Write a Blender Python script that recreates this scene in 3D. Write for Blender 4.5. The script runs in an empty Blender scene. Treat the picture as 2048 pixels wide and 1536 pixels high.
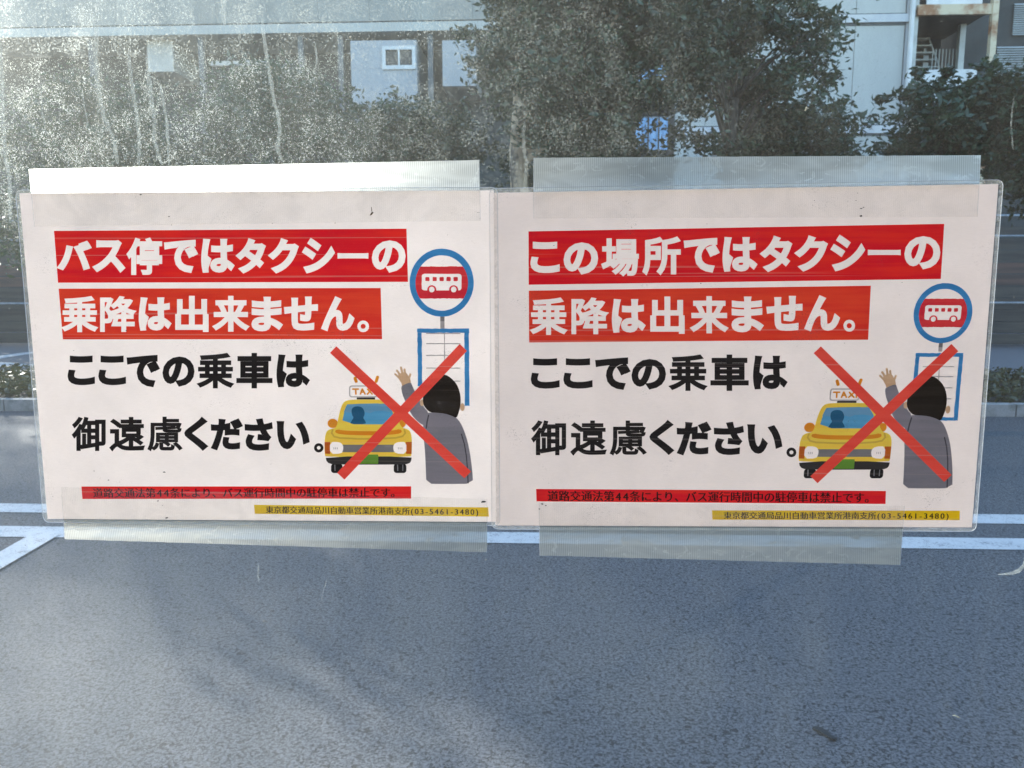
import bpy, bmesh, math, random
import numpy as np
from mathutils import Vector, Matrix
from mathutils.geometry import delaunay_2d_cdt

random.seed(7)
rng = np.random.default_rng(7)
scene = bpy.context.scene
col = scene.collection
R = math.radians

# ---------------------------------------------------------------- camera
CAM = np.array([0.04572, -0.68651, 1.5])
YAW, PITCH, ROLL, FPX = 0.044665, 0.139316, -0.002347, 1562.57   # FPX in pixels of a 2048 wide picture
cy, sy = math.cos(YAW), math.sin(YAW)
cp, sp = math.cos(PITCH), math.sin(PITCH)
FWD = np.array([-sy * cp, cy * cp, -sp])
RT = np.array([cy, sy, 0.0])
UP = np.cross(RT, FWD)
RT, UP = math.cos(ROLL) * RT + math.sin(ROLL) * UP, -math.sin(ROLL) * RT + math.cos(ROLL) * UP
cam_data = bpy.data.cameras.new("camera")
cam_data.sensor_width = 36.0
cam_data.lens = 36.0 * FPX / 2048.0
cam_data.clip_start = 0.02
cam_data.clip_end = 900
cam_data.dof.use_dof = True
cam_data.dof.focus_distance = 0.70
cam_data.dof.aperture_fstop = 23.0
cam = bpy.data.objects.new("camera", cam_data)
cam.matrix_world = Matrix(((RT[0], UP[0], -FWD[0], CAM[0]),
                           (RT[1], UP[1], -FWD[1], CAM[1]),
                           (RT[2], UP[2], -FWD[2], CAM[2]),
                           (0, 0, 0, 1)))
col.objects.link(cam)
scene.camera = cam

# ---------------------------------------------------------------- light
SUN_AZ, SUN_EL = 44.0, 18.0       # degrees left of straight across the road, height
world = bpy.data.worlds.new("World")
scene.world = world
world.use_nodes = True
wn = world.node_tree
bg = wn.nodes["Background"]
sky = wn.nodes.new("ShaderNodeTexSky")
sky.sky_type = 'NISHITA'
sky.sun_disc = False
sky.sun_elevation = R(SUN_EL)
sky.sun_rotation = R(-SUN_AZ)
sky.air_density = 1.0
sky.dust_density = 0.7
sky.ozone_density = 2.0
wn.links.new(sky.outputs[0], bg.inputs[0])
bg.inputs[1].default_value = 0.14
sun_data = bpy.data.lights.new("sun", 'SUN')
sun_data.energy = 2.5
sun_data.angle = R(0.53)
sun_data.color = (1.0, 0.95, 0.88)
sun = bpy.data.objects.new("sun", sun_data)
sdir = Vector((-math.sin(R(SUN_AZ)) * math.cos(R(SUN_EL)), math.cos(R(SUN_AZ)) * math.cos(R(SUN_EL)), math.sin(R(SUN_EL))))
sun.rotation_euler = sdir.to_track_quat('Z', 'Y').to_euler()
sun.location = (-20, 20, 20)
col.objects.link(sun)
vs = scene.view_settings
vs.view_transform = 'Standard'
vs.look = 'None'
vs.gamma = 1.0
vs.use_curve_mapping = False
vs.exposure = 2.7
cyc = scene.cycles
cyc.transparent_max_bounces = 32
cyc.max_bounces = 10
cyc.diffuse_bounces = 3
cyc.glossy_bounces = 3
cyc.transmission_bounces = 6
cyc.caustics_reflective = False
cyc.caustics_refractive = False
cyc.sample_clamp_indirect = 6.0


# ---------------------------------------------------------------- helpers
def ray(px, py):
    return FWD * FPX + RT * (px - 1024.0) + UP * (768.0 - py)


def at(px, py, Y):
    """the point where the line of sight through a spot meets the upright plane y = Y"""
    d = ray(px, py)
    return CAM + d * ((Y - CAM[1]) / d[1])


def ground(px, py, z=0.0):
    d = ray(px, py)
    return CAM + d * ((z - CAM[2]) / d[2])


def tag(o, label=None, cat=None, group=None, kind=None):
    if label: o['label'] = label
    if cat: o['category'] = cat
    if group: o['group'] = group
    if kind: o['kind'] = kind
    return o


def empty(name, loc, label, cat, group=None):
    o = bpy.data.objects.new(name, None)
    o.empty_display_size = 0.05
    o.location = tuple(loc)
    col.objects.link(o)
    return tag(o, label, cat, group)


def link_mesh(name, verts, faces, mat, parent=None, smooth=False, mats=None, fm=None):
    """verts in world space; stored relative to the parent's location"""
    me = bpy.data.meshes.new(name)
    off = np.zeros(3)
    p = parent
    while p is not None:
        off = off + np.array(p.location)
        p = p.parent
    V = np.asarray(verts, float) - off
    me.from_pydata(V.tolist(), [], [tuple(map(int, f)) for f in faces])
    for m in (mats or [mat]):
        me.materials.append(m)
    if fm is not None:
        me.polygons.foreach_set('material_index', fm)
    if smooth:
        me.polygons.foreach_set('use_smooth', [True] * len(me.polygons))
    if mat in (M.get('tape'), M.get('tape_paper'), M.get('film')):
        me.update()
        if sum(p.normal.y for p in me.polygons) > 0:
            me.flip_normals()
    me.update()
    o = bpy.data.objects.new(name, me)
    col.objects.link(o)
    if parent is not None:
        o.parent = parent
    return o


M = {}


class MB:
    def __init__(self):
        self.v = []
        self.f = []

    def add(self, vs_, fs_):
        n = len(self.v)
        self.v += [tuple(v) for v in vs_]
        self.f += [tuple(i + n for i in f) for f in fs_]
        return self

    def box(self, x0, x1, y0, y1, z0, z1):
        return self.add([(x0, y0, z0), (x1, y0, z0), (x1, y1, z0), (x0, y1, z0), (x0, y0, z1), (x1, y0, z1), (x1, y1, z1), (x0, y1, z1)],
                        [(0, 3, 2, 1), (4, 5, 6, 7), (0, 1, 5, 4), (1, 2, 6, 5), (2, 3, 7, 6), (3, 0, 4, 7)])

    def bar(self, a, b, w, h):
        """box-section bar between two points"""
        a = Vector(a); b = Vector(b); d = (b - a).normalized()
        s = d.cross(Vector((0, 0, 1)))
        if s.length < 1e-3: s = Vector((1, 0, 0))
        s.normalize(); u = s.cross(d).normalized()
        q = [(-1, -1), (1, -1), (1, 1), (-1, 1)]
        vs_ = [a + s * (w / 2 * i) + u * (h / 2 * j) for i, j in q] + [b + s * (w / 2 * i) + u * (h / 2 * j) for i, j in q]
        return self.add(vs_, [(0, 1, 2, 3), (4, 7, 6, 5), (0, 4, 5, 1), (1, 5, 6, 2), (2, 6, 7, 3), (3, 7, 4, 0)])

    def tube(self, pts, rad, seg=8):
        pts = [Vector(p) for p in pts]
        n = len(pts)
        if not hasattr(rad, '__len__'): rad = [rad] * n
        vs_ = []
        for i, p in enumerate(pts):
            d = (pts[min(i + 1, n - 1)] - pts[max(i - 1, 0)]).normalized()
            s = d.cross(Vector((0.13, 0.2, 1)))
            if s.length < 1e-2: s = d.cross(Vector((1, 0, 0)))
            s.normalize(); u = s.cross(d)
            for k in range(seg):
                a = 2 * math.pi * k / seg
                vs_.append(p + (s * math.cos(a) + u * math.sin(a)) * rad[i])
        fs_ = []
        for i in range(n - 1):
            for k in range(seg):
                fs_.append((i * seg + k, i * seg + (k + 1) % seg, (i + 1) * seg + (k + 1) % seg, (i + 1) * seg + k))
        fs_.append(tuple(range(seg - 1, -1, -1)))
        fs_.append(tuple((n - 1) * seg + k for k in range(seg)))
        return self.add(vs_, fs_)

    def build(self, name, mat, parent=None, smooth=False):
        return link_mesh(name, self.v, self.f, mat, parent, smooth)


# ---------------------------------------------------------------- node materials
class NM:
    def __init__(self, name):
        self.m = bpy.data.materials.new(name)
        self.m.use_nodes = True
        self.t = self.m.node_tree
        self.t.nodes.clear()
        self.out = self.t.nodes.new("ShaderNodeOutputMaterial")

    def n(self, kind, **kw):
        nd = self.t.nodes.new("ShaderNode" + kind)
        for k, v in kw.items():
            if k.startswith('i_'):
                key = k[2:].replace('_', ' ')
                nd.inputs[key].default_value = v
            else:
                setattr(nd, k, v)
        return nd

    def l(self, a, b):
        self.t.links.new(a, b)

    def coord(self, scale=(1, 1, 1), loc=(0, 0, 0), kind='Position'):
        if kind == 'Position':
            src = self.n("NewGeometry").outputs['Position']
        else:
            src = self.n("TexCoord").outputs[kind]
        mp = self.n("Mapping")
        mp.inputs['Scale'].default_value = scale
        mp.inputs['Location'].default_value = loc
        self.l(src, mp.inputs[0])
        return mp.outputs[0]

    def noise(self, vec, scale, detail=3, rough=0.5, dist=0.0):
        nd = self.n("TexNoise")
        nd.inputs['Scale'].default_value = scale
        nd.inputs['Detail'].default_value = detail
        nd.inputs['Roughness'].default_value = rough
        nd.inputs['Distortion'].default_value = dist
        self.l(vec, nd.inputs['Vector'])
        return nd.outputs['Fac']

    def ramp(self, fac, stops):
        r = self.n("ValToRGB")
        el = r.color_ramp.elements
        while len(el) < len(stops):
            el.new(0.5)
        for e, (p, c) in zip(el, stops):
            e.position = p
            e.color = (*c, 1) if len(c) == 3 else c
        self.l(fac, r.inputs[0])
        return r.outputs[0]

    def rng(self, fac, a, b, c=0.0, d=1.0, smooth=True):
        r = self.n("MapRange")
        r.interpolation_type = 'SMOOTHSTEP' if smooth else 'LINEAR'
        r.clamp = True
        r.inputs[1].default_value = a; r.inputs[2].default_value = b
        r.inputs[3].default_value = c; r.inputs[4].default_value = d
        self.l(fac, r.inputs[0])
        return r.outputs[0]

    def math(self, op, a, b=None, clamp=False):
        m = self.n("Math", operation=op, use_clamp=clamp)
        for i, x in enumerate((a, b)):
            if x is None: continue
            if isinstance(x, (int, float)): m.inputs[i].default_value = x
            else: self.l(x, m.inputs[i])
        return m.outputs[0]

    def mixc(self, fac, a, b, mode='MIX'):
        m = self.n("Mix", data_type='RGBA', blend_type=mode)
        for i, x in ((0, fac), (6, a), (7, b)):
            if isinstance(x, (int, float)): m.inputs[i].default_value = x
            elif isinstance(x, tuple): m.inputs[i].default_value = (*x, 1)
            else: self.l(x, m.inputs[i])
        return m.outputs[2]

    def bump(self, h, strength=0.3, dist=0.01):
        b = self.n("Bump")
        b.inputs['Strength'].default_value = strength
        b.inputs['Distance'].default_value = dist
        self.l(h, b.inputs['Height'])
        return b.outputs[0]

    def mixs(self, fac, a, b):
        m = self.n("MixShader")
        if isinstance(fac, (int, float)): m.inputs[0].default_value = fac
        else: self.l(fac, m.inputs[0])
        self.l(a, m.inputs[1]); self.l(b, m.inputs[2])
        return m.outputs[0]

    def fres(self, ior):
        """thin sheet reflectance, the same seen from either side"""
        bf = self.n("NewGeometry").outputs['Backfacing']
        f = self.n("Fresnel")
        self.l(self.math('ADD', self.math('MULTIPLY', bf, 1.0 / ior - ior), ior), f.inputs[0])
        return f.outputs[0]

    def done(self, surf):
        self.l(surf, self.out.inputs[0])
        return self.m


def pbr(name, c1, c2=None, scale=4.0, rough=0.7, bump=0.0, bscale=None, stretch=(1, 1, 1), metal=0.0, spec=0.5, lo=0.35, hi=0.65, dirt=None):
    q = NM(name)
    p = q.n("BsdfPrincipled")
    v = q.coord(stretch)
    c2 = c2 or tuple(x * 0.8 for x in c1)
    f = q.noise(v, scale, 5, 0.6)
    cc = q.mixc(q.rng(f, lo, hi), c2, c1)
    if dirt:
        g = q.noise(q.coord((1, 1, 0.25)), scale * 0.6, 6, 0.65)
        cc = q.mixc(q.rng(g, 0.52, 0.75, 0, 0.8), cc, dirt)
    q.l(cc, p.inputs['Base Color'])
    p.inputs['Roughness'].default_value = rough
    p.inputs['Metallic'].default_value = metal
    p.inputs['Specular IOR Level'].default_value = spec
    if bump:
        h = q.noise(q.coord(stretch), bscale or scale * 6, 4, 0.6)
        q.l(q.bump(h, bump), p.inputs['Normal'])
    return q.done(p.outputs[0])


def asphalt(name, dark, light, fine=95.0):
    q = NM(name)
    p = q.n("BsdfPrincipled")
    v = q.coord()
    a = q.noise(v, fine, 3, 0.72, 0.4)
    b = q.noise(v, 1.1, 4, 0.6)
    vo = q.n("TexVoronoi"); vo.inputs['Scale'].default_value = fine * 1.15
    q.l(v, vo.inputs['Vector'])
    st = q.math('MULTIPLY', vo.outputs['Distance'], 1.0)
    g = q.math('ADD', q.math('MULTIPLY', q.rng(a, 0.40, 0.575), 0.72), q.math('MULTIPLY', q.rng(st, 0.75, 0.1), 0.28))
    c = q.mixc(g, dark, light)
    c = q.mixc(q.rng(b, 0.3, 0.75, 0.0, 0.35), c, tuple((x + y) / 2 for x, y in zip(dark, light)))
    pits = q.noise(q.coord((1, 1, 1), (5, 3, 0)), fine * 0.62, 2, 0.55, 0.8)
    c = q.mixc(q.rng(pits, 0.58, 0.64, 0, 0.9), c, tuple(x * 0.45 for x in dark))
    q.l(c, p.inputs['Base Color'])
    p.inputs['Roughness'].default_value = 0.85
    q.l(q.bump(a, 0.5, 0.006), p.inputs['Normal'])
    return q.done(p.outputs[0])


M['road'] = asphalt('road_asphalt', (0.012, 0.0125, 0.014), (0.136, 0.138, 0.145), 86.0)
M['yard'] = asphalt('yard_asphalt', (0.10, 0.10, 0.105), (0.16, 0.165, 0.17), 60)
M['pave'] = pbr('footpath_asphalt', (0.15, 0.145, 0.13), (0.11, 0.105, 0.10), 3, 0.85, 0.2, 80)
M['kerb'] = pbr('kerb_concrete', (0.36, 0.35, 0.33), (0.22, 0.22, 0.2), 8, 0.85, 0.3, 60)
M['soil'] = pbr('bed_soil', (0.06, 0.045, 0.03), (0.03, 0.025, 0.018), 9, 0.95, 0.5, 50)


def paint_mat():
    q = NM('road_paint')
    p = q.n("BsdfPrincipled")
    v = q.coord()
    a = q.noise(v, 90, 3, 0.7)
    b = q.noise(v, 9, 4, 0.6)
    worn = q.math('ADD', q.math('MULTIPLY', a, 0.6), q.math('MULTIPLY', b, 0.4))
    c = q.mixc(q.rng(worn, 0.36, 0.50), (0.18, 0.18, 0.18), (0.50, 0.50, 0.48))
    q.l(c, p.inputs['Base Color'])
    p.inputs['Roughness'].default_value = 0.7
    q.l(q.bump(a, 0.3, 0.004), p.inputs['Normal'])
    return q.done(p.outputs[0])


M['paint'] = paint_mat()
M['panel'] = pbr('grey_panel', (0.40, 0.40, 0.36), (0.35, 0.35, 0.32), 0.9, 0.5, 0.0, stretch=(1, 1, 0.4), dirt=(0.24, 0.25, 0.24))
M['panel2'] = pbr('pale_blue_panel', (0.34, 0.345, 0.345), (0.29, 0.295, 0.295), 1.2, 0.5, 0.0, stretch=(1, 1, 0.4), dirt=(0.25, 0.26, 0.27))
M['parapet'] = pbr('dull_parapet_panel', (0.29, 0.285, 0.25), (0.23, 0.225, 0.20), 0.9, 0.6, 0.0, stretch=(1, 1, 0.4), dirt=(0.16, 0.16, 0.14))
M['ledge'] = pbr('white_ledge', (0.48, 0.47, 0.45), (0.40, 0.41, 0.42), 2, 0.5, dirt=(0.35, 0.34, 0.32))
M['seam'] = pbr('dark_seam', (0.10, 0.11, 0.115), (0.07, 0.08, 0.085), 3, 0.7)
M['dark'] = pbr('shaded_render', (0.055, 0.06, 0.06), (0.035, 0.04, 0.04), 1.5, 0.9)  # dark colour holds the shade of the gallery recess; also plain dark parts
M['beige'] = pbr('beige_render', (0.50, 0.46, 0.40), (0.42, 0.38, 0.33), 1.5, 0.8)
M['brown'] = pbr('brown_wall_tile', (0.10, 0.085, 0.075), (0.07, 0.06, 0.055), 1.5, 0.8)
M['white'] = pbr('white_frame', (0.60, 0.59, 0.56), (0.50, 0.50, 0.48), 3, 0.4)
M['steel'] = pbr('painted_steel', (0.46, 0.46, 0.42), (0.34, 0.34, 0.31), 3, 0.5)
M['rust'] = pbr('rusting_cream_steel', (0.52, 0.44, 0.30), (0.26, 0.12, 0.05), 1.6, 0.7, 0.2, 40, stretch=(1, 1, 1.2), lo=0.38, hi=0.56)
M['tarp'] = pbr('blue_sheet', (0.26, 0.46, 0.66), (0.17, 0.34, 0.54), 4, 0.5, 0.5, 7, stretch=(3, 1, 0.5))
M['fence'] = pbr('dark_timber', (0.075, 0.07, 0.06), (0.04, 0.04, 0.037), 2.5, 0.8, 0.2, 30, stretch=(0.3, 1, 4))
M['fence2'] = pbr('reddish_timber', (0.12, 0.07, 0.055), (0.06, 0.045, 0.04), 2.5, 0.8, 0.2, 30, stretch=(0.3, 1, 4))
M['pipe'] = pbr('galvanised_pipe', (0.30, 0.32, 0.33), (0.2, 0.22, 0.23), 5, 0.5)
M['bark'] = pbr('tree_bark', (0.10, 0.085, 0.065), (0.045, 0.04, 0.032), 9, 0.95, 0.6, 40, stretch=(1, 1, 0.3))
M['bark2'] = pbr('pale_bark', (0.50, 0.38, 0.25), (0.09, 0.075, 0.06), 6, 0.95, 0.5, 40, stretch=(1, 1, 0.6), lo=0.42, hi=0.52)
M['roof'] = pbr('roof_sheet', (0.2, 0.2, 0.2), (0.14, 0.14, 0.14), 2, 0.6)
M['louvre'] = pbr('louvre_slat', (0.42, 0.46, 0.46), (0.34, 0.37, 0.37), 2, 0.5)
M['rubber'] = pbr('black_rubber', (0.008, 0.009, 0.009), (0.005, 0.005, 0.005), 30, 0.7, 0.3, 300)


def leaf_mat(name, a, b, c):
    q = NM(name)
    v = q.coord()
    n1 = q.noise(v, 3.2, 3, 0.6)
    n2 = q.noise(v, 26, 2, 0.5)
    cc = q.mixc(q.rng(n1, 0.35, 0.65), a, b)
    cc = q.mixc(q.rng(n2, 0.55, 0.72, 0, 0.7), cc, c)
    p = q.n("BsdfPrincipled")
    q.l(cc, p.inputs['Base Color'])
    p.inputs['Roughness'].default_value = 0.45
    t = q.n("BsdfTranslucent")
    q.l(cc, t.inputs[0])
    return q.done(q.mixs(0.25, p.outputs[0], t.outputs[0]))


M['leaf_dark'] = leaf_mat('dark_evergreen_leaf', (0.016, 0.040, 0.016), (0.028, 0.066, 0.024), (0.08, 0.16, 0.06))
M['leaf_mid'] = leaf_mat('mid_evergreen_leaf', (0.020, 0.044, 0.019), (0.038, 0.076, 0.03), (0.10, 0.16, 0.07))
M['leaf_low'] = leaf_mat('ground_cover_leaf', (0.05, 0.055, 0.025), (0.08, 0.085, 0.035), (0.11, 0.11, 0.05))


def pane_glass():
    q = NM('clear_pane')
    tr = q.n("BsdfTransparent"); tr.inputs[0].default_value = (0.95, 0.97, 0.965, 1)
    gl = q.n("BsdfGlossy"); gl.inputs['Roughness'].default_value = 0.02
    return q.done(q.mixs(q.fres(1.40), tr.outputs[0], gl.outputs[0]))


def window_glass():
    q = NM('window_pane')
    p = q.n("BsdfPrincipled")
    p.inputs['Base Color'].default_value = (0.06, 0.056, 0.05, 1)
    p.inputs['Roughness'].default_value = 0.25
    p.inputs['Specular IOR Level'].default_value = 0.15
    return q.done(p.outputs[0])


def dust_mat():
    """grime on the pane: thick speckle towards the upper left, thin veil elsewhere, extra left-hand haze put in for brightness, vertical rain streaks"""
    q = NM('dried_grime')
    pos = q.n("NewGeometry").outputs['Position']
    sx = q.n("SeparateXYZ"); q.l(pos, sx.inputs[0])
    X, Z = sx.outputs[0], sx.outputs[2]
    v = q.coord((1, 1, 1))
    wob = q.noise(q.coord((1, 1, 0.5)), 7, 3, 0.55)
    wx = q.math('ADD', X, q.math('MULTIPLY', q.math('SUBTRACT', wob, 0.5), 0.22))
    left = q.rng(wx, 0.24, -0.42)                       # 1 at the far left
    wz = q.math('ADD', Z, q.math('MULTIPLY', q.math('SUBTRACT', wob, 0.5), 0.10))
    top = q.rng(wz, 1.56, 1.68)
    above = q.rng(Z, 1.48, 1.58)
    # streaks
    st = q.noise(q.coord((1, 1, 0.045)), 90, 4, 0.6, 0.25)
    st2 = q.noise(q.coord((1, 1, 0.08)), 24, 3, 0.6, 0.3)
    strk = q.math('ADD', q.math('MULTIPLY', q.rng(st, 0.40, 0.68), 0.5), q.math('MULTIPLY', q.rng(st2, 0.38, 0.66), 0.5))
    # specks and tiny fibres
    s1 = q.noise(v, 700, 2, 0.6, 1.6)
    s2 = q.noise(q.coord((1, 1, 1), (3, 0, 8)), 950, 1, 0.5, 0.5)
    cl = q.noise(v, 40, 4, 0.65)
    th = q.math('ADD', s1, q.math('MULTIPLY', q.math('SUBTRACT', cl, 0.5), 0.35))
    spk = q.rng(th, 0.545, 0.66)
    spk = q.math('MAXIMUM', spk, q.rng(s2, 0.69, 0.76))
    sparse = q.rng(q.noise(q.coord((1, 1, 1), (9, 2, 1)), 620, 2, 0.5, 0.8), 0.70, 0.78)
    smear = q.noise(q.coord((1, 1, 0.35)), 9, 5, 0.62, 0.8)
    dens = q.math('MULTIPLY', q.math('ADD', 0.03, q.math('MULTIPLY', left, 0.72)), above)
    veil = q.math('MULTIPLY', q.math('ADD', 0.015, q.math('MULTIPLY', dens, 0.11)), q.math('ADD', 0.55, strk))
    veil = q.math('MULTIPLY', veil, q.rng(smear, 0.3, 0.75, 0.65, 1.25))
    veil = q.math('ADD', veil, q.math('MULTIPLY', q.math('MULTIPLY', left, top), 0.06))  # smooth haze here also stands in for sun glare
    veil = q.math('ADD', veil, q.math('MULTIPLY', left, 0.03))
    low = q.math('MULTIPLY', q.rng(wz, 1.33, 1.22), q.rng(wx, 0.10, -0.45))  # lower-left haze put in to brighten the road seen behind it
    veil = q.math('ADD', veil, q.math('MULTIPLY', low, 0.03))
    wipe = q.noise(q.coord((1, 1, 0.6), (1, 0, 4)), 5.5, 5, 0.6, 1.2)
    veil = q.math('ADD', veil, q.math('MULTIPLY', q.rng(Z, 1.30, 1.20), q.rng(wipe, 0.44, 0.72, 0, 0.028)))
    mid = q.math('MULTIPLY', q.rng(wx, 0.36, 0.12), q.rng(Z, 1.55, 1.62))
    body = q.math('MULTIPLY', spk, q.math('ADD', q.math('MULTIPLY', dens, 0.85), q.math('MULTIPLY', mid, 0.16)))
    a = q.math('ADD', veil, body)
    a = q.math('ADD', a, q.math('MULTIPLY', sparse, 0.35), clamp=True)
    a = q.math('MINIMUM', a, 0.92)
    tr = q.n("BsdfTransparent")
    tl = q.n("BsdfTranslucent"); tl.inputs[0].default_value = (0.35, 0.375, 0.35, 1)
    df = q.n("BsdfDiffuse"); df.inputs[0].default_value = (0.42, 0.45, 0.44, 1)
    rf = q.n("BsdfRefraction"); rf.inputs['Color'].default_value = (0.93, 0.94, 0.90, 1)
    rf.inputs['Roughness'].default_value = 0.8; rf.inputs['IOR'].default_value = 0.82
    s = q.mixs(0.35, tl.outputs[0], df.outputs[0])
    s = q.mixs(0.009, s, rf.outputs[0])
    return q.done(q.mixs(a, tr.outputs[0], s))


def drip_mat(lo, hi):
    q = NM('dried_drip')
    v = q.coord()
    n = q.noise(v, 170, 3, 0.6, 0.4)
    tr = q.n("BsdfTransparent")
    tl = q.n("BsdfTranslucent"); tl.inputs[0].default_value = (0.36, 0.40, 0.39, 1)
    df = q.n("BsdfDiffuse"); df.inputs[0].default_value = (0.42, 0.45, 0.44, 1)
    s = q.mixs(0.4, tl.outputs[0], df.outputs[0])
    return q.done(q.mixs(q.rng(n, 0.3, 0.8, lo, hi), tr.outputs[0], s))


def film_mat():
    """clear laminating film"""
    q = NM('clear_film')
    tr = q.n("BsdfTransparent"); tr.inputs[0].default_value = (0.97, 0.97, 0.97, 1)
    gl = q.n("BsdfGlossy")
    gl.inputs['Roughness'].default_value = 0.16
    w = q.noise(q.coord((1, 1, 1)), 60, 4, 0.7, 1.0)
    q.l(q.bump(w, 0.3, 0.002), gl.inputs['Normal'])
    fine = q.noise(q.coord((1, 1, 1.6)), 520, 3, 0.7, 1.5)
    patch = q.noise(q.coord((1, 1, 1), (2, 0, 7)), 17, 4, 0.6, 1.0)
    scuff = q.math('MULTIPLY', q.rng(fine, 0.56, 0.68), q.rng(patch, 0.55, 0.70, 0, 0.34))
    dull = q.n("BsdfDiffuse"); dull.inputs[0].default_value = (0.8, 0.78, 0.77, 1)
    thin = q.mixs(scuff, tr.outputs[0], dull.outputs[0])
    return q.done(q.mixs(q.fres(1.35), thin, gl.outputs[0]))


def rim_mat():
    """the welded clear border: slightly milky"""
    q = NM('milky_film_border')
    tr = q.n("BsdfTransparent"); tr.inputs[0].default_value = (0.93, 0.94, 0.94, 1)
    df = q.n("BsdfDiffuse"); df.inputs[0].default_value = (0.55, 0.56, 0.56, 1)
    tl = q.n("BsdfTranslucent"); tl.inputs[0].default_value = (0.7, 0.72, 0.72, 1)
    n = q.noise(q.coord(), 130, 4, 0.7, 1.2)
    s = q.mixs(0.4, df.outputs[0], tl.outputs[0])
    return q.done(q.mixs(q.rng(n, 0.3, 0.8, 0.08, 0.30), tr.outputs[0], s))


def seal_mat():
    q = NM('film_edge')
    tr = q.n("BsdfTransparent")
    df = q.n("BsdfDiffuse"); df.inputs[0].default_value = (0.75, 0.77, 0.77, 1)
    return q.done(q.mixs(0.5, tr.outputs[0], df.outputs[0]))


def tape_mat():
    """ribbed clear packing tape that scatters the light behind it"""
    q = NM('ribbed_tape')
    pos = q.n("NewGeometry").outputs['Position']
    sx = q.n("SeparateXYZ"); q.l(pos, sx.inputs[0])
    ph = q.math('ADD', q.math('MULTIPLY', sx.outputs[0], 2 * math.pi / 0.00171), q.math('MULTIPLY', sx.outputs[2], 2 * math.pi * 0.05 / 0.00171))
    rib = q.math('ADD', q.math('MULTIPLY', q.math('SINE', ph), 0.5), 0.5)
    bub = q.noise(q.coord((1, 1, 1.5)), 62, 4, 0.6, 1.8)
    bub2 = q.noise(q.coord((0.6, 1, 2.4), (4, 0, 2)), 30, 2, 0.5, 0.6)
    spots = q.rng(bub, 0.57, 0.68)
    tr = q.n("BsdfTransparent"); tr.inputs[0].default_value = (0.93, 0.97, 0.975, 1)
    rf = q.n("BsdfRefraction"); rf.inputs['Color'].default_value = (0.93, 0.96, 0.94, 1)
    rf.inputs['Roughness'].default_value = 0.60; rf.inputs['IOR'].default_value = 0.70
    df = q.n("BsdfDiffuse"); df.inputs[0].default_value = (0.40, 0.435, 0.43, 1)
    tl = q.n("BsdfTranslucent"); tl.inputs[0].default_value = (0.22, 0.25, 0.25, 1)
    sc = q.mixs(0.45, df.outputs[0], tl.outputs[0])
    rf2 = q.n("BsdfRefraction"); rf2.inputs['Color'].default_value = (0.95, 0.97, 0.95, 1)
    rf2.inputs['Roughness'].default_value = 0.95; rf2.inputs['IOR'].default_value = 0.62
    sc = q.mixs(0.52, sc, rf.outputs[0])
    sc = q.mixs(0.40, sc, rf2.outputs[0])
    fac = q.math('ADD', q.math('MULTIPLY', rib, 0.26), 0.56)
    fac = q.math('ADD', fac, q.math('MULTIPLY', q.rng(bub2, 0.35, 0.7), 0.22))
    fac = q.math('ADD', fac, q.math('MULTIPLY', spots, 0.26), clamp=True)
    s = q.mixs(fac, tr.outputs[0], sc)
    gl = q.n("BsdfGlossy"); gl.inputs['Roughness'].default_value = 0.2
    q.l(q.bump(bub, 0.15, 0.002), gl.inputs['Normal'])
    return q.done(q.mixs(q.fres(1.30), s, gl.outputs[0]))


def tape_on_paper_mat():
    q = NM('ribbed_tape_on_paper')
    pos = q.n("NewGeometry").outputs['Position']
    sx = q.n("SeparateXYZ"); q.l(pos, sx.inputs[0])
    rib = q.math('ADD', q.math('MULTIPLY', q.math('SINE', q.math('MULTIPLY', sx.outputs[0], 2 * math.pi / 0.00171)), 0.5), 0.5)
    n = q.noise(q.coord(), 26, 4, 0.6, 1.2)
    tr = q.n("BsdfTransparent"); tr.inputs[0].default_value = (0.985, 0.985, 0.975, 1)
    df = q.n("BsdfDiffuse"); df.inputs[0].default_value = (0.62, 0.61, 0.58, 1)
    fac = q.math('ADD', 0.03, q.math('MULTIPLY', rib, 0.03))
    fac = q.math('ADD', fac, q.math('MULTIPLY', q.rng(n, 0.35, 0.7), 0.07))
    s = q.mixs(fac, tr.outputs[0], df.outputs[0])
    gl = q.n("BsdfGlossy"); gl.inputs['Roughness'].default_value = 0.25
    q.l(q.bump(n, 0.15, 0.002), gl.inputs['Normal'])
    return q.done(q.mixs(0.03, s, gl.outputs[0]))


def paper_mat(name, c, trans=0.10):
    q = NM(name)
    n = q.noise(q.coord((1, 1, 1)), 22, 5, 0.65, 0.4)
    n2 = q.noise(q.coord((0.5, 1, 2.5)), 420, 3, 0.7)
    f = q.math('ADD', q.math('MULTIPLY', n, 0.6), q.math('MULTIPLY', n2, 0.4))
    cc = q.mixc(q.rng(f, 0.32, 0.68), tuple(x * 0.93 for x in c), c)
    d = q.n("BsdfDiffuse"); q.l(cc, d.inputs[0])
    t = q.n("BsdfTranslucent"); q.l(cc, t.inputs[0])
    return q.done(q.mixs(trans, d.outputs[0], t.outputs[0]))


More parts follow.
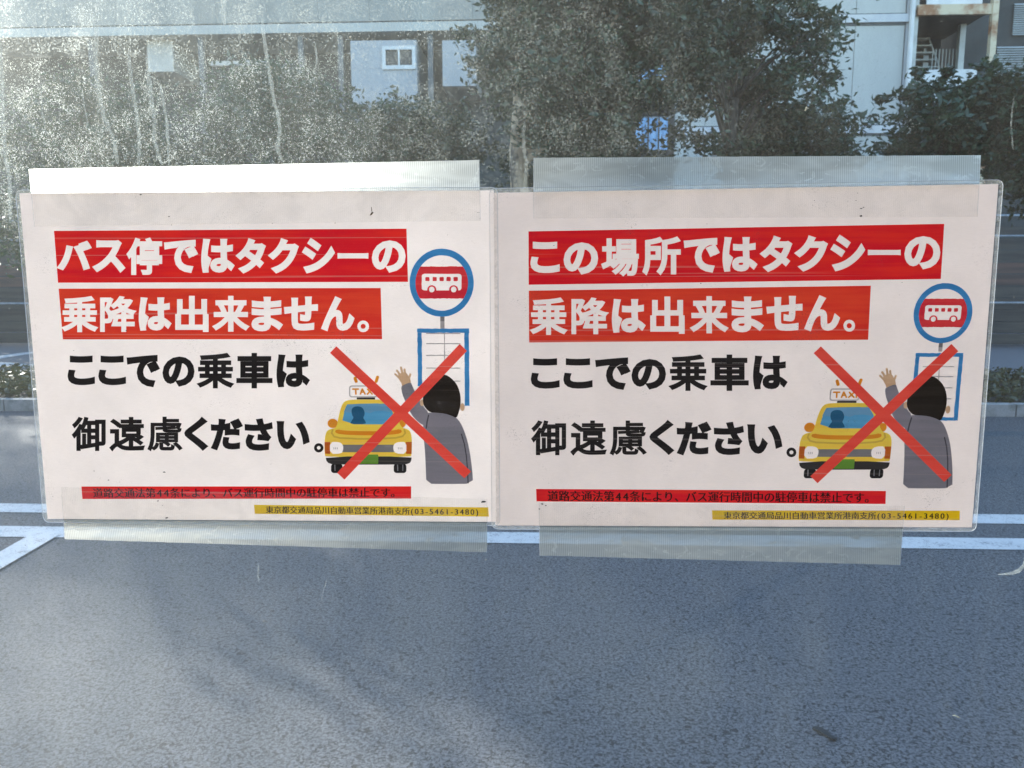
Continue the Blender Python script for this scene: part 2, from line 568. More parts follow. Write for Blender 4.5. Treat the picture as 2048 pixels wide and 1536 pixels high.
def ink_mat(name, c, c2=None, line=0.25, trans=0.5, grain=0.5):
    """inkjet print: fine horizontal banding, faint pale lines, grain"""
    q = NM(name)
    c2 = c2 or tuple(x * 0.8 for x in c)
    band = q.noise(q.coord((0.06, 1, 1)), 130, 3, 0.6)
    blot = q.noise(q.coord((0.4, 1, 1)), 28, 4, 0.6)
    f = q.math('ADD', q.math('MULTIPLY', band, 0.6), q.math('MULTIPLY', blot, 0.4))
    cc = q.mixc(q.rng(f, 0.38, 0.62), c2, c)
    ln = q.noise(q.coord((0.004, 1, 1)), 420, 1, 0.5)
    cc = q.mixc(q.rng(ln, 0.66, 0.72, 0, line), cc, (0.75, 0.6, 0.5))
    g = q.noise(q.coord(), 1500, 2, 0.6)
    cc = q.mixc(q.rng(g, 0.55, 0.75, 0, grain * 0.3), cc, tuple(min(1, x * 1.8 + 0.03) for x in c))
    d = q.n("BsdfDiffuse"); q.l(cc, d.inputs[0])
    t = q.n("BsdfTranslucent"); q.l(cc, t.inputs[0])
    return q.done(q.mixs(trans, d.outputs[0], t.outputs[0]))


M['pane'] = pane_glass()
M['winglass'] = window_glass()
M['dust'] = dust_mat()
M['drip'] = drip_mat(0.22, 0.50)
M['drip_faint'] = drip_mat(0.05, 0.30)
M['film'] = film_mat()
M['rim'] = rim_mat()
M['seal'] = seal_mat()
M['tape'] = tape_mat()
M['tape_paper'] = tape_on_paper_mat()
M['paper'] = paper_mat('white_paper', (0.845, 0.80, 0.775), 0.49)
M['paper2'] = paper_mat('white_paper_cooler', (0.785, 0.732, 0.705), 0.45)
M['ink_red'] = ink_mat('red_ink', (0.97, 0.035, 0.025), (0.88, 0.01, 0.03))
M['ink_orange'] = ink_mat('orange_red_ink', (0.97, 0.09, 0.035), (0.90, 0.05, 0.03))
M['ink_cross'] = ink_mat('cross_red_ink', (0.99, 0.12, 0.08), (0.94, 0.085, 0.06))
M['ink_black'] = ink_mat('black_ink', (0.028, 0.024, 0.022), (0.018, 0.015, 0.014), 0.06, 0.1)
M['ink_small'] = ink_mat('thin_black_ink', (0.035, 0.02, 0.02), (0.02, 0.015, 0.014), 0.05)
M['ink_yellow'] = ink_mat('deep_yellow_ink', (0.98, 0.74, 0.015), (0.95, 0.66, 0.012), 0.1)
M['car_yellow'] = ink_mat('cab_yellow_ink', (0.99, 0.80, 0.11), (0.99, 0.69, 0.09), 0.15)
M['car_light'] = ink_mat('pale_yellow_ink', (0.76, 0.55, 0.10), (0.74, 0.50, 0.07), 0.1)
M['orange'] = ink_mat('orange_ink', (0.88, 0.38, 0.03), (0.84, 0.31, 0.02), 0.1)
M['lamp_orange'] = ink_mat('lamp_orange_ink', (0.66, 0.17, 0.02), (0.6, 0.13, 0.02), 0.1)
M['glass_blue'] = ink_mat('sky_blue_ink', (0.14, 0.48, 0.74), (0.10, 0.40, 0.66), 0.1)
M['glass_pale'] = ink_mat('pale_blue_ink', (0.20, 0.45, 0.66), (0.16, 0.40, 0.60), 0.1)
M['driver'] = ink_mat('slate_blue_ink', (0.03, 0.16, 0.30), (0.02, 0.13, 0.25), 0.1)
M['sign_blue'] = ink_mat('sign_blue_ink', (0.07, 0.36, 0.72), (0.05, 0.29, 0.62), 0.05)
M['grey'] = ink_mat('grey_ink', (0.28, 0.28, 0.28), (0.22, 0.22, 0.225), 0.1)
M['grey_pale'] = ink_mat('pale_grey_ink', (0.48, 0.46, 0.46), (0.40, 0.39, 0.39), 0.1)
M['coat'] = ink_mat('coat_grey_ink', (0.30, 0.29, 0.33), (0.24, 0.245, 0.275), 0.12)
M['coat_line'] = ink_mat('coat_seam_ink', (0.10, 0.10, 0.115), None, 0.1)
M['hair'] = ink_mat('hair_ink', (0.030, 0.024, 0.018), (0.018, 0.014, 0.010), 0.08)
M['tyre'] = ink_mat('tyre_ink', (0.03, 0.028, 0.027), (0.02, 0.019, 0.018), 0.06)
M['bumper'] = ink_mat('bumper_ink', (0.06, 0.058, 0.055), (0.045, 0.044, 0.042), 0.1)
M['skin'] = ink_mat('skin_ink', (0.74, 0.53, 0.33), (0.70, 0.47, 0.28), 0.08)
M['green'] = ink_mat('plate_green_ink', (0.20, 0.45, 0.06), (0.16, 0.36, 0.05), 0.1)
M['stripe_red'] = ink_mat('stop_sign_red_ink', (0.86, 0.06, 0.07), (0.76, 0.03, 0.06), 0.1)

# ================================================================ THE STREET
def struct(name, mb, mat):
    o = mb.build(name, mat)
    return tag(o, kind='structure')


g1 = ground(0, 1003)[1]; g2 = ground(0, 1022)[1]
KY = ground(1024, 828)[1]           # front of the planting bed
KY2 = ground(1024, 764)[1] + 0.15   # back of the bed
FY = ground(1024, 694)[1] + 0.1     # foot of the board fence
b_ = MB(); b_.box(-400, 400, -400, 700, -0.6, -0.02)
struct('ground', b_, M['yard'])
b_ = MB(); b_.add([(-60, 0.35, 0), (60, 0.35, 0), (60, KY, 0), (-60, KY, 0)], [(0, 1, 2, 3)])
struct('road', b_, M['road'])
b_ = MB(); b_.box(-60, 60, -6.0, 0.20, -0.02, 0.13)
struct('pavement', b_, M['pave'])
b_ = MB(); b_.box(-60, 60, 0.203, 0.35, -0.02, 0.14)
struct('kerb', b_, M['kerb'])
b_ = MB(); b_.add([(-60, KY2, 0.004), (60, KY2, 0.004), (60, FY + 0.5, 0.004), (-60, FY + 0.5, 0.004)], [(0, 1, 2, 3)])
struct('yard', b_, M['yard'])


def stripe(name, pts, label, z=0.004):
    vs_ = [ground(x, y, z) for x, y in pts]
    o = link_mesh(name, vs_, [tuple(range(len(vs_)))], M['paint'])
    return tag(o, label, 'road marking')


def lane(y_left0, y_left1, y_r0, y_r1, label):
    Yb = (ground(0, y_left1)[1] + ground(2048, y_r1)[1]) / 2
    Yt = (ground(0, y_left0)[1] + ground(2048, y_r0)[1]) / 2
    o = MB().add([(-30, Yb, 0.004), (30, Yb, 0.004), (30, Yt, 0.004), (-30, Yt, 0.004)], [(0, 1, 2, 3)]).build('lane_line', M['paint'])
    return tag(o, label, 'road marking')


lane(1003, 1022, 1035.5, 1052.5, 'farther of the two parallel white lines along the grey road')
lane(1048, 1070, 1083.5, 1105.5, 'nearer of the two parallel white lines along the grey road')
d0 = ground(62, 1068, 0.008); d1 = ground(120, 1068, 0.008); d2 = ground(0, 1138, 0.008); d3 = ground(0, 1103, 0.008)
e1 = d2 + (d2 - d1) * 1.2; e0 = d3 + (d3 - d0) * 1.2
o = link_mesh('diagonal_line', [d0, d1, e1, e0], [(0, 1, 2, 3)], M['paint'])
tag(o, 'white diagonal stripe running off left from the nearer road line', 'road marking')

# dark strip lying on the road, lower right
q0 = ground(1627, 1456, 0.004); q1 = ground(1674, 1480, 0.004)
ax = (q1 - q0); ln = np.linalg.norm(ax); ax /= ln; nr = np.array([-ax[1], ax[0], 0])
vs_ = []; fs_ = []
N = 9
for i in range(N):
    t = i / (N - 1)
    w = 0.0110 * (0.8 + 0.35 * math.sin(3.1 * t + 0.4)) * (0.75 if i in (0, N - 1) else 1)
    c = q0 + ax * ln * t + nr * (0.004 * math.sin(5 * t))
    vs_ += [c + nr * w, c - nr * w, c - nr * w * 0.9 + np.array([0, 0, 0.005]), c + nr * w * 0.9 + np.array([0, 0, 0.005 + 0.002 * math.sin(7 * t)])]
for i in range(N - 1):
    for k in range(4):
        fs_.append((4 * i + k, 4 * i + (k + 1) % 4, 4 * i + 4 + (k + 1) % 4, 4 * i + 4 + k))
fs_ += [(3, 2, 1, 0), (4 * N - 4, 4 * N - 3, 4 * N - 2, 4 * N - 1)]
o = link_mesh('rubber_strip', vs_, fs_, M['rubber'])
tag(o, 'small black strip of rubber lying on the road at lower right', 'debris')

# painted curves on the yard behind the bed (far left)
def curve_line(name, pts, wpx, label, z=0.008):
    P = [ground(x, y, z) for x, y in pts]
    vs_ = []
    for i, p in enumerate(P):
        t = P[min(i + 1, len(P) - 1)] - P[max(i - 1, 0)]
        n_ = np.array([-t[1], t[0], 0]); n_ /= np.linalg.norm(n_)
        vs_ += [p + n_ * wpx / 2, p - n_ * wpx / 2]
    fs_ = [(2 * i, 2 * i + 1, 2 * i + 3, 2 * i + 2) for i in range(len(P) - 1)]
    return tag(link_mesh(name, vs_, fs_, M['paint']), label, 'road marking')


curve_line('curved_line', [(-160, 748), (-90, 732), (-40, 721), (0, 714), (30, 709.5), (60, 705.5), (110, 701), (170, 698)], 0.32,
           'white painted curve on the yard at the far left beyond the planted bed')
curve_line('straight_line', [(-200, 722), (-60, 725), (0, 728), (20, 730), (60, 732), (160, 734), (400, 737)], 0.40,
           'white painted line crossing the yard just nearer than the painted curve')

# planting bed: kerb stones, soil, low ground cover
bed = empty('planting_bed', (0, (KY + KY2) / 2, 0), 'long low planted bed between road and yard with pale kerb stones', 'planting bed')
MB().box(-24, 24, KY + 0.13, KY2 - 0.13, 0.0, 0.09).build('soil', M['soil'], bed)
ks = None
for side, (a, b) in enumerate(((KY, KY + 0.127), (KY2 - 0.127, KY2))):
    x = -14.0
    while x < 12:
        MB().box(x, x + 0.985, a, b, 0.0, 0.13).build('kerb_stone', M['kerb'], bed)
        x += 1.0


def leaves(name, centers, size, mat, parent, flat=0.0):
    """leaf-sized four-cornered faces, each pitched its own way"""
    n = len(centers)
    u = rng.normal(size=(n, 3)); u[:, 2] *= 0.7; u /= np.linalg.norm(u, axis=1)[:, None]
    w = rng.normal(size=(n, 3)); w -= (w * u).sum(1)[:, None] * u; w /= np.linalg.norm(w, axis=1)[:, None]
    s = size * rng.uniform(0.6, 1.3, n)[:, None]
    a = centers - u * s; c = centers + u * s
    nn = np.cross(u, w)
    b = centers + w * s * 0.42 + nn * s * 0.12; d = centers - w * s * 0.42 + nn * s * 0.12
    V = np.stack([a, b, c, d], 1).reshape(-1, 3)
    off = np.array(parent.location)
    V = V - off
    me = bpy.data.meshes.new(name)
    me.vertices.add(4 * n); me.vertices.foreach_set('co', V.ravel())
    me.loops.add(4 * n); me.loops.foreach_set('vertex_index', np.arange(4 * n))
    me.polygons.add(n)
    me.polygons.foreach_set('loop_start', np.arange(n) * 4)
    me.polygons.foreach_set('loop_total', np.full(n, 4))
    me.materials.append(mat)
    me.update(calc_edges=True); me.validate()
    o = bpy.data.objects.new(name, me)
    col.objects.link(o); o.parent = parent
    return o


n = 26000
c = np.stack([rng.uniform(-11, 11, n), rng.uniform(KY + 0.16, KY2 - 0.16, n), rng.uniform(0.10, 0.24, n)], 1)
o = leaves('ground_cover', c, 0.045, M['leaf_low'], bed)
o['kind'] = 'stuff'

# board fence behind the yard
fz = 2.45
fence = empty('board_fence', (0, FY, 0), 'dark horizontal board fence with pipe rails along the back of the yard', 'fence')
for i in range(10):
    z0 = 0.06 + i * 0.24
    for k in range(8):
        xx = -16 + k * 4
        MB().box(xx + 0.01, xx + 3.99, FY, FY + 0.03 + 0.006 * ((i + k) % 3), z0, z0 + 0.215).build('board', M['fence2'] if i in (5, 6) else M['fence'], fence)
for k in range(9):
    MB().box(-16.06 + 4 * k, -15.94 + 4 * k, FY + 0.045, FY + 0.14, 0, 2.5).build('post', M['fence'], fence)
rail = empty('pipe_railing', (0, FY - 0.35, 0), 'grey pipe railing with three bars standing before the board fence', 'railing')
for zz in (0.92, at(2020, 472, FY - 0.35)[2], at(2020, 431, FY - 0.35)[2]):
    MB().tube([(-16, FY - 0.35, zz), (16, FY - 0.35, zz)], 0.022).build('bar', M['pipe'], rail)
for k in range(9):
    MB().tube([(-15.8 + 3.95 * k, FY - 0.35, 0), (-15.8 + 3.95 * k, FY - 0.35, 2.75)], 0.03).build('post', M['pipe'], rail)

# ================================================================ BUILDING ACROSS THE ROAD
BY = FY + 2.6
ROOF = 0.0


def bx(px):  # x on the facade at mid height
    return at(px, 150, BY)[0]


def bz(py, px=1500):
    return at(px, py, BY)[2]


ZL1, ZL2 = bz(38, 1740), bz(260, 1690)
FLOOR = ZL1 - ZL2
HROOF = 11.2
bld = empty('panel_building', (0, BY, 0), 'grey panelled building with pale ledges, small white framed window and recessed gallery', 'building')
X0, XG, XS = -0.64 - (BY - 2.26) * math.tan(R(44.0)), bx(1352), bx(1815)
# right block: flat wall with panels between ledges
MB().box(XG, XS - 0.02, BY + 0.06, BY + 6, 0, HROOF).build('wall', M['seam'], bld)
rows = []
z = ZL1
while z - FLOOR > -1: z -= FLOOR
zz = z
while zz < HROOF:
    rows.append(zz); zz += FLOOR
PW = 1.10
for r_ in rows:
    lo = max(r_ + 0.12, 0.02); hi = min(r_ + FLOOR - 0.14, HROOF)
    if hi - lo < 0.3: continue
    x = XS - 0.12
    k = 0
    while x > XG + 0.2:
        xa = max(x - PW, XG)
        MB().box(xa + 0.006, x - 0.006, BY + 0.012, BY + 0.06, lo, hi).build('panel', M['panel'], bld)
        x = xa; k += 1
    if r_ > 0.5:
        MB().box(XG, XS, BY - 0.06, BY + 0.05, r_ - 0.085, r_ + 0.085).build('ledge', M['ledge'], bld)
        MB().box(XG, XS - 0.11, BY - 0.01, BY + 0.05, r_ - 0.135, r_ - 0.087).build('shadow_strip', M['seam'], bld)  # solid dark strips drawn in as shadow lines along the ledge
        MB().box(XG, XS - 0.11, BY - 0.01, BY + 0.05, r_ + 0.087, r_ + 0.118).build('shadow_strip', M['seam'], bld)
MB().tube([(XS - 0.02, BY - 0.09, 0), (XS - 0.02, BY - 0.09, HROOF)], 0.055).build('drainpipe', M['white'], bld)
MB().box(XS - 0.10, XS, BY + 0.0, BY + 0.055, 0, HROOF).build('corner_trim', M['ledge'], bld)
MB().box(X0 - 0.3, XS + 0.1, BY - 0.3, BY + 6.3, HROOF, HROOF + 0.15).build('roof', M['roof'], bld)
# left block: gallery recess with bright floor edge, separate wall pieces standing in it
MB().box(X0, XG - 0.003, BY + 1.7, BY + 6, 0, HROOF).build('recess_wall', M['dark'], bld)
for r_ in rows:
    if r_ < ZL1 - 0.2: continue
    MB().box(X0, XG - 0.004, BY - 0.02, BY + 1.69, r_ - 0.10, r_ + 0.10).build('gallery_floor', M['panel'], bld)
    if r_ > ZL1 - 0.1:
        x = X0
        while x < XG - 1.2:
            MB().box(x + 0.002, x + 1.198, BY - 0.015, BY + 0.02, r_ + 0.13, min(r_ + 1.25, HROOF - 0.1)).build('parapet_panel', M['parapet'], bld)
            x += 1.2
# wall piece with the window
xa, xb = bx(702), bx(834); za, zb = bz(246, 770), bz(80, 770)
win_x0, win_x1, win_z0, win_z1 = bx(767), bx(830), bz(136, 800), bz(94, 800)
MB().box(xa, xb, BY + 0.02, BY + 1.68, za, win_z0 - 0.0).build('wall_panel', M['panel2'], bld)
MB().box(xa, xb, BY + 0.02, BY + 1.68, win_z1, zb).build('wall_panel', M['panel2'], bld)
MB().box(xa, win_x0, BY + 0.02, BY + 1.68, win_z0 + 0.001, win_z1 - 0.001).build('wall_panel', M['panel2'], bld)
MB().box(win_x1, xb, BY + 0.02, BY + 1.68, win_z0 + 0.001, win_z1 - 0.001).build('wall_panel', M['panel2'], bld)
wf = MB()
t_ = 0.06
wf.box(win_x0 - 0.02, win_x1 + 0.02, BY - 0.02, BY + 0.06, win_z0 - 0.03, win_z0 + t_)
wf.box(win_x0 - 0.02, win_x1 + 0.02, BY - 0.02, BY + 0.06, win_z1 - t_, win_z1 + 0.02)
wf.box(win_x0 - 0.02, win_x0 + t_, BY - 0.02, BY + 0.06, win_z0 + t_ + .001, win_z1 - t_ - .001)
wf.box(win_x1 - t_, win_x1 + 0.02, BY - 0.02, BY + 0.06, win_z0 + t_ + .001, win_z1 - t_ - .001)
mx = (win_x0 + win_x1) / 2
wf.box(mx - 0.02, mx + 0.02, BY - 0.01, BY + 0.05, win_z0 + t_ + .001, win_z1 - t_ - .001)
win = wf.build('window', M['white'], bld)
MB().box(win_x0 + t_, mx - 0.02, BY + 0.03, BY + 0.04, win_z0 + t_, win_z1 - t_).build('pane', M['winglass'], win)
MB().box(mx + 0.02, win_x1 - t_, BY + 0.03, BY + 0.04, win_z0 + t_, win_z1 - t_).build('pane', M['winglass'], win)
MB().box(bx(885), bx(952), BY + 0.02, BY + 1.68, bz(172, 900), bz(80, 900)).build('wall_panel', M['panel2'], bld)
MB().box(bx(285), bx(337), BY + 0.3, BY + 1.68, bz(137, 300), bz(45, 300)).build('wall_panel', M['beige'], bld)
MB().box(bx(415), bx(525), BY + 0.2, BY + 0.3, bz(126, 460), bz(117, 460)).build('gallery_rail', M['beige'], bld)
for px in (600, 680, 860, 400, 180):
    MB().box(bx(px) - 0.06, bx(px) + 0.06, BY + 0.1, BY + 0.22, 0.0, ZL1 - 0.11).build('post', M['seam'], bld)
# blue plastic sheets on the facade
def sheet(px0, px1, py0, py1, name, label, mat, cat, nb=0):
    xa, xb = at(px0, py0, BY - 0.16)[0], at(px1, py0, BY - 0.16)[0]
    za, zb = at(px0, py1, BY - 0.16)[2], at(px0, py0, BY - 0.16)[2]
    NX, NZ = 24, 10
    vs_ = []; fs_ = []
    for i in range(NX + 1):
        for j in range(NZ + 1):
            x = xa + (xb - xa) * i / NX; z = za + (zb - za) * j / NZ
            vs_.append((x, BY - 0.16 + 0.02 * math.sin(i * 1.7) + 0.01 * math.sin(j * 1.3 + i), z))
    for i in range(NX):
        for j in range(NZ):
            a = i * (NZ + 1) + j
            fs_.append((a, a + NZ + 1, a + NZ + 2, a + 1))
    e = empty(name, (xa, BY - 0.16, za), label, cat)
    link_mesh('cloth', vs_, fs_, mat, e, True)
    MB().tube([(xa - .05, BY - 0.16, zb + 0.01), (xb + .05, BY - 0.16, zb + 0.01)], 0.015).build('rod', M['pipe'], e)
    for k in range(nb):
        xx = xa + (xb - xa) * (0.38 + 0.33 * k)
        MB().tube([(xx, BY - 0.22, za - 0.1), (xx, BY - 0.22, zb + 0.02)], 0.02).build('bar', M['dark'], e)
    return e


sheet(1272, 1336, 236, 300, 'blue_curtain', 'bright blue curtain behind two dark bars, low between the trees', M['tarp'], 'curtain', 2)
sheet(1208, 1250, 86, 132, 'blue_tarpaulin', 'small blue tarpaulin high on the facade showing between leaves', M['tarp'], 'tarpaulin')
sheet(1278, 1335, 128, 168, 'teal_tarpaulin', 'dull blue tarpaulin half hidden by leaves above the blue curtain', M['tarp'], 'tarpaulin')

# outside stair tower at the right
SX0, SX1 = XS + 0.12, at(1983, 60, BY)[0]
st = empty('stair_tower', ((SX0 + SX1) / 2, BY, 0), 'cream rusting steel stair tower beside the panelled building', 'stairs')
SD = 2.2
zl = bz(20, 1900)
for zz, nm in ((zl, 0), (zl + FLOOR, 1), (zl - FLOOR, 1), (zl + 2 * FLOOR, 1)):
    MB().box(SX0, SX1, BY - 0.05, BY + 0.03, zz - 0.11, zz + 0.11).build('landing_beam', M['rust'], st)
    MB().box(SX0, SX1, BY + 0.035, BY + SD, zz - 0.02, zz + 0.03).build('landing', M['dark'], st)
    MB().box(SX0 + 0.22, SX1 - 0.22, BY + 0.05, BY + 0.08, zz + 0.14, zz + 1.15).build('parapet_panel', M['white'], st)
for xx, mt, yy in ((SX1 + 0.02, 'rust', BY - 0.02), (SX0 + 0.0, 'steel', BY + 0.12), (at(1921, 100, BY + 1.0)[0], 'steel', BY + 1.0), (at(1850, 110, BY + SD)[0], 'steel', BY + SD), (at(1960, 100, BY + SD)[0], 'steel', BY + SD)):
    MB().box(xx - 0.065, xx + 0.065, yy - 0.065, yy + 0.065, 0, HROOF - 1).build('post', M[mt], st)
for k in range(12):
    zz = zl - FLOOR + 0.2 * k + 0.3
    yy = BY + 0.5 + 0.13 * k
    MB().box(SX0 + 0.3, SX0 + 1.15, yy, yy + 0.2, zz, zz + 0.035).build('tread', M['steel'], st)
MB().bar((SX0 + 0.27, BY + 0.5, zl - FLOOR + 0.3), (SX0 + 0.27, BY + 2.1, zl - 0.0), 0.04, 0.2).build('stringer', M['steel'], st)
MB().bar((SX0 + 1.18, BY + 0.5, zl - FLOOR + 0.3), (SX0 + 1.18, BY + 2.1, zl - 0.0), 0.04, 0.2).build('stringer', M['steel'], st)
for k in range(9):
    xx = SX0 + 0.95 + 0.08 * k
    MB().box(xx, xx + 0.02, BY + 1.2, BY + 1.22, zl - FLOOR + 0.9, zl - FLOOR + 1.9).build('baluster', M['steel'], st)
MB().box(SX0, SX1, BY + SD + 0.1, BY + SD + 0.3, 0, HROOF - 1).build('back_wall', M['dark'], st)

# louvred building far right
LX = SX1 + 0.18
lb = empty('louvred_building', (LX + 3, BY + 1.6, 0), 'dark building at the right edge with pale slatted louvre screens', 'building')
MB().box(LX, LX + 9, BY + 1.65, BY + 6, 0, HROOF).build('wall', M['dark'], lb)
for (p0, p1, y0, y1) in ((1995, 2090, 92, 162), (2030, 2120, 6, 70)):
    xa, xb = at(p0, y0, BY + 1.6)[0], at(p1, y0, BY + 1.6)[0]
    za, zb = at(p0, y1, BY + 1.6)[2], at(p0, y0, BY + 1.6)[2]
    ns = 15
    for k in range(ns):
        zz = za + (zb - za) * k / ns
        MB().add([(xa, BY + 1.58, zz), (xb, BY + 1.58, zz), (xb, BY + 1.63, zz + 0.045), (xa, BY + 1.63, zz + 0.045),
                  (xa, BY + 1.59, zz - 0.008), (xb, BY + 1.59, zz - 0.008), (xb, BY + 1.64, zz + 0.037), (xa, BY + 1.64, zz + 0.037)],
                 [(0, 1, 2, 3), (7, 6, 5, 4), (0, 4, 5, 1), (1, 5, 6, 2), (2, 6, 7, 3), (3, 7, 4, 0)]).build('slat', M['louvre'], lb)

# ================================================================ TREES
def tree(px, Y, half_px, top_py, bot_py, nclump, per, mat, bark, label, trunk_px=None, trunk_r=0.09, depth=0.8, leaf=0.05, spread=0.22, holes=(), shape=1.0, branch=14, name='evergreen_tree', cat='tree'):
    mid = (top_py + bot_py) / 2
    C = at(px, mid, Y)
    rx = abs(at(px + half_px, mid, Y)[0] - C[0])
    rz = abs(at(px, top_py, Y)[2] - at(px, bot_py, Y)[2]) / 2
    ry = rx * depth
    tx = at(trunk_px if trunk_px is not None else px, bot_py, Y)[0]
    root = empty(name, (tx, Y, 0), label, cat, 'trees across the road')
    mb = MB()
    fork = C[2] - rz * 0.35
    pts = [(tx, Y, 0), (tx + 0.03, Y, fork * 0.4), (tx - 0.02, Y + 0.02, fork * 0.8), (tx + 0.02, Y, fork)]
    mb.tube(pts, [trunk_r * 1.3, trunk_r, trunk_r * 0.9, trunk_r * 0.75], 10)
    tips = []
    for k in range(branch):
        a = rng.uniform(0, 2 * math.pi); h = rng.uniform(-0.5, 0.9)
        rr = math.sqrt(max(0.05, 1 - h * h)) * rng.uniform(0.5, 0.9)
        tip = np.array([C[0] + math.cos(a) * rr * rx, Y + math.sin(a) * rr * ry, C[2] + h * rz])
        s_ = np.array([tx, Y, fork * rng.uniform(0.75, 1.0)])
        m1 = s_ * 0.6 + tip * 0.4 + np.array([rng.normal() * 0.06, rng.normal() * 0.06, 0.12])
        m2 = s_ * 0.25 + tip * 0.75 + np.array([rng.normal() * 0.05, rng.normal() * 0.05, 0.08])
        mb.tube([s_, m1, m2, tip], [trunk_r * 0.45, trunk_r * 0.28, trunk_r * 0.16, trunk_r * 0.05], 6)
        tips += [tip, m2]
        for j in range(3):
            tp = m2 + rng.normal(size=3) * np.array([rx, ry, rz]) * 0.28
            mb.tube([m2, (m2 + tp) / 2 + rng.normal(size=3) * 0.03, tp], [trunk_r * 0.14, trunk_r * 0.08, trunk_r * 0.03], 5)
            tips.append(tp)
    mb.build('trunk', bark, root, True)
    cl = []
    tips = np.array(tips)
    while len(cl) < nclump:
        if rng.uniform() < 0.45:
            c = tips[rng.integers(len(tips))] + rng.normal(size=3) * 0.12
            q_ = (c - C) / np.array([rx, ry, rz])
            if (q_ ** 2).sum() > 1.15: continue
        else:
            q_ = rng.uniform(-1, 1, 3)
            r2 = (q_ ** 2).sum()
            if r2 > 1 or r2 < 0.12: continue
            c = C + q_ * np.array([rx * (1 - 0.22 * shape * max(0, q_[2])), ry, rz])
        bad = False
        if True:
            for (hx, hy, hr) in holes:
                hc = at(hx, hy, Y)
                if abs(c[0] - hc[0]) < hr and abs(c[2] - hc[2]) < hr and rng.uniform() < 0.96:
                    bad = True
        if not bad:
            cl.append(c)
    cl = np.array(cl)
    L = np.repeat(cl, per, axis=0)
    sc = np.repeat(rng.uniform(0.5, 1.25, nclump), per)[:, None]
    L = L + rng.normal(size=L.shape) * spread * sc * np.array([1, 1, 0.6]) * 0.6
    leaves('crown', L, leaf, mat, root)
    return root


TY = KY + 1.3
tree(1165, TY, 240, -190, 345, 520, 70, M['leaf_dark'], M['bark2'], 'largest dense dark tree in the middle, with a pale patched trunk', trunk_px=1040, trunk_r=0.12, holes=((1225, 110, 0.13), (1300, 145, 0.16), (1302, 268, 0.30), (1040, 290, 0.15)))
tree(1150, TY + 1.6, 190, 225, 420, 170, 60, M['leaf_dark'], M['bark'], 'low dark tree behind the pale patched trunk', trunk_r=0.05, spread=0.22, holes=((1304, 268, 0.27), (1040, 290, 0.12)))
tree(1480, TY + 0.7, 215, -70, 325, 280, 60, M['leaf_mid'], M['bark'], 'open branched tree in front of the grey panels, wall showing through its gaps', trunk_px=1462, trunk_r=0.075, spread=0.2, branch=20,
     holes=((1440, 225, 0.22), (1500, 225, 0.2), (1530, 100, 0.2), (1420, 150, 0.12), (1600, 165, 0.15), (1302, 268, 0.30)))
tree(1880, TY + 1.0, 150, 132, 350, 150, 60, M['leaf_mid'], M['bark'], 'rounded smaller tree below the rusting stair tower', trunk_r=0.05, spread=0.17, leaf=0.055)
tree(2090, TY + 0.6, 120, 120, 450, 190, 60, M['leaf_dark'], M['bark'], 'dark bushy tree cut by the right edge of the picture', trunk_r=0.07)
tree(560, TY + 1.4, 190, 130, 380, 170, 55, M['leaf_dark'], M['bark'], 'dark tree left of the window, veiled by the speckled grime', trunk_r=0.07, spread=0.25)
tree(160, TY + 1.6, 300, 150, 620, 330, 60, M['leaf_dark'], M['bark'], 'wide dark tree at the far left behind the thickest grime', trunk_r=0.09, spread=0.27)
tree(815, TY + 1.2, 150, 205, 360, 110, 60, M['leaf_mid'], M['bark'], 'low crowned tree just under the small white window', trunk_r=0.05, spread=0.2)
tree(1570, TY + 1.7, 150, 205, 420, 170, 60, M['leaf_mid'], M['bark'], 'low bushy tree filling in under the right half of the open branched one', trunk_r=0.05, spread=0.2)

def seen(x, y, z):
    v = np.array([x, y, z]) - CAM
    d = v @ FWD
    return 1024 + FPX * (v @ RT) / d, 768 - FPX * (v @ UP) / d


cx_, ty_ = seen(-19.6, 20.0, 9.3)  # added tree out of view, thins the sunlight reaching the road
_, by_ = seen(-19.6, 20.0, 2.2)
tree(cx_, 20.0, 245, ty_, by_, 700, 40, M['leaf_mid'], M['bark'], 'unseen tall thin crowned tree added past the left end of the panelled building to thin the sun', trunk_r=0.06, leaf=0.055, spread=0.8, shape=0.2, branch=6)

# ================================================================ BEHIND THE CAMERA (unseen front added to bounce light, kept dark for weak reflections)
bk = empty('added_shop_front', (0, -6.2, 0), 'unseen dark brown shop front added behind the footpath for its bounce light', 'building')
MB().box(-30, 30, -6.6, -6.2, 0.13, 7.5).build('wall', M['brown'], bk)
MB().box(-30.2, 30.2, -6.7, -6.1, 7.5, 7.7).build('coping', M['white'], bk)
for k in range(9):
    f_ = MB().box(-13 + 3 * k, -11.4 + 3 * k, -6.19, -6.14, 1.1, 2.6).build('window', M['brown'], bk)
    MB().box(-12.9 + 3 * k, -11.5 + 3 * k, -6.135, -6.12, 1.2, 2.5).build('pane', M['winglass'], f_)

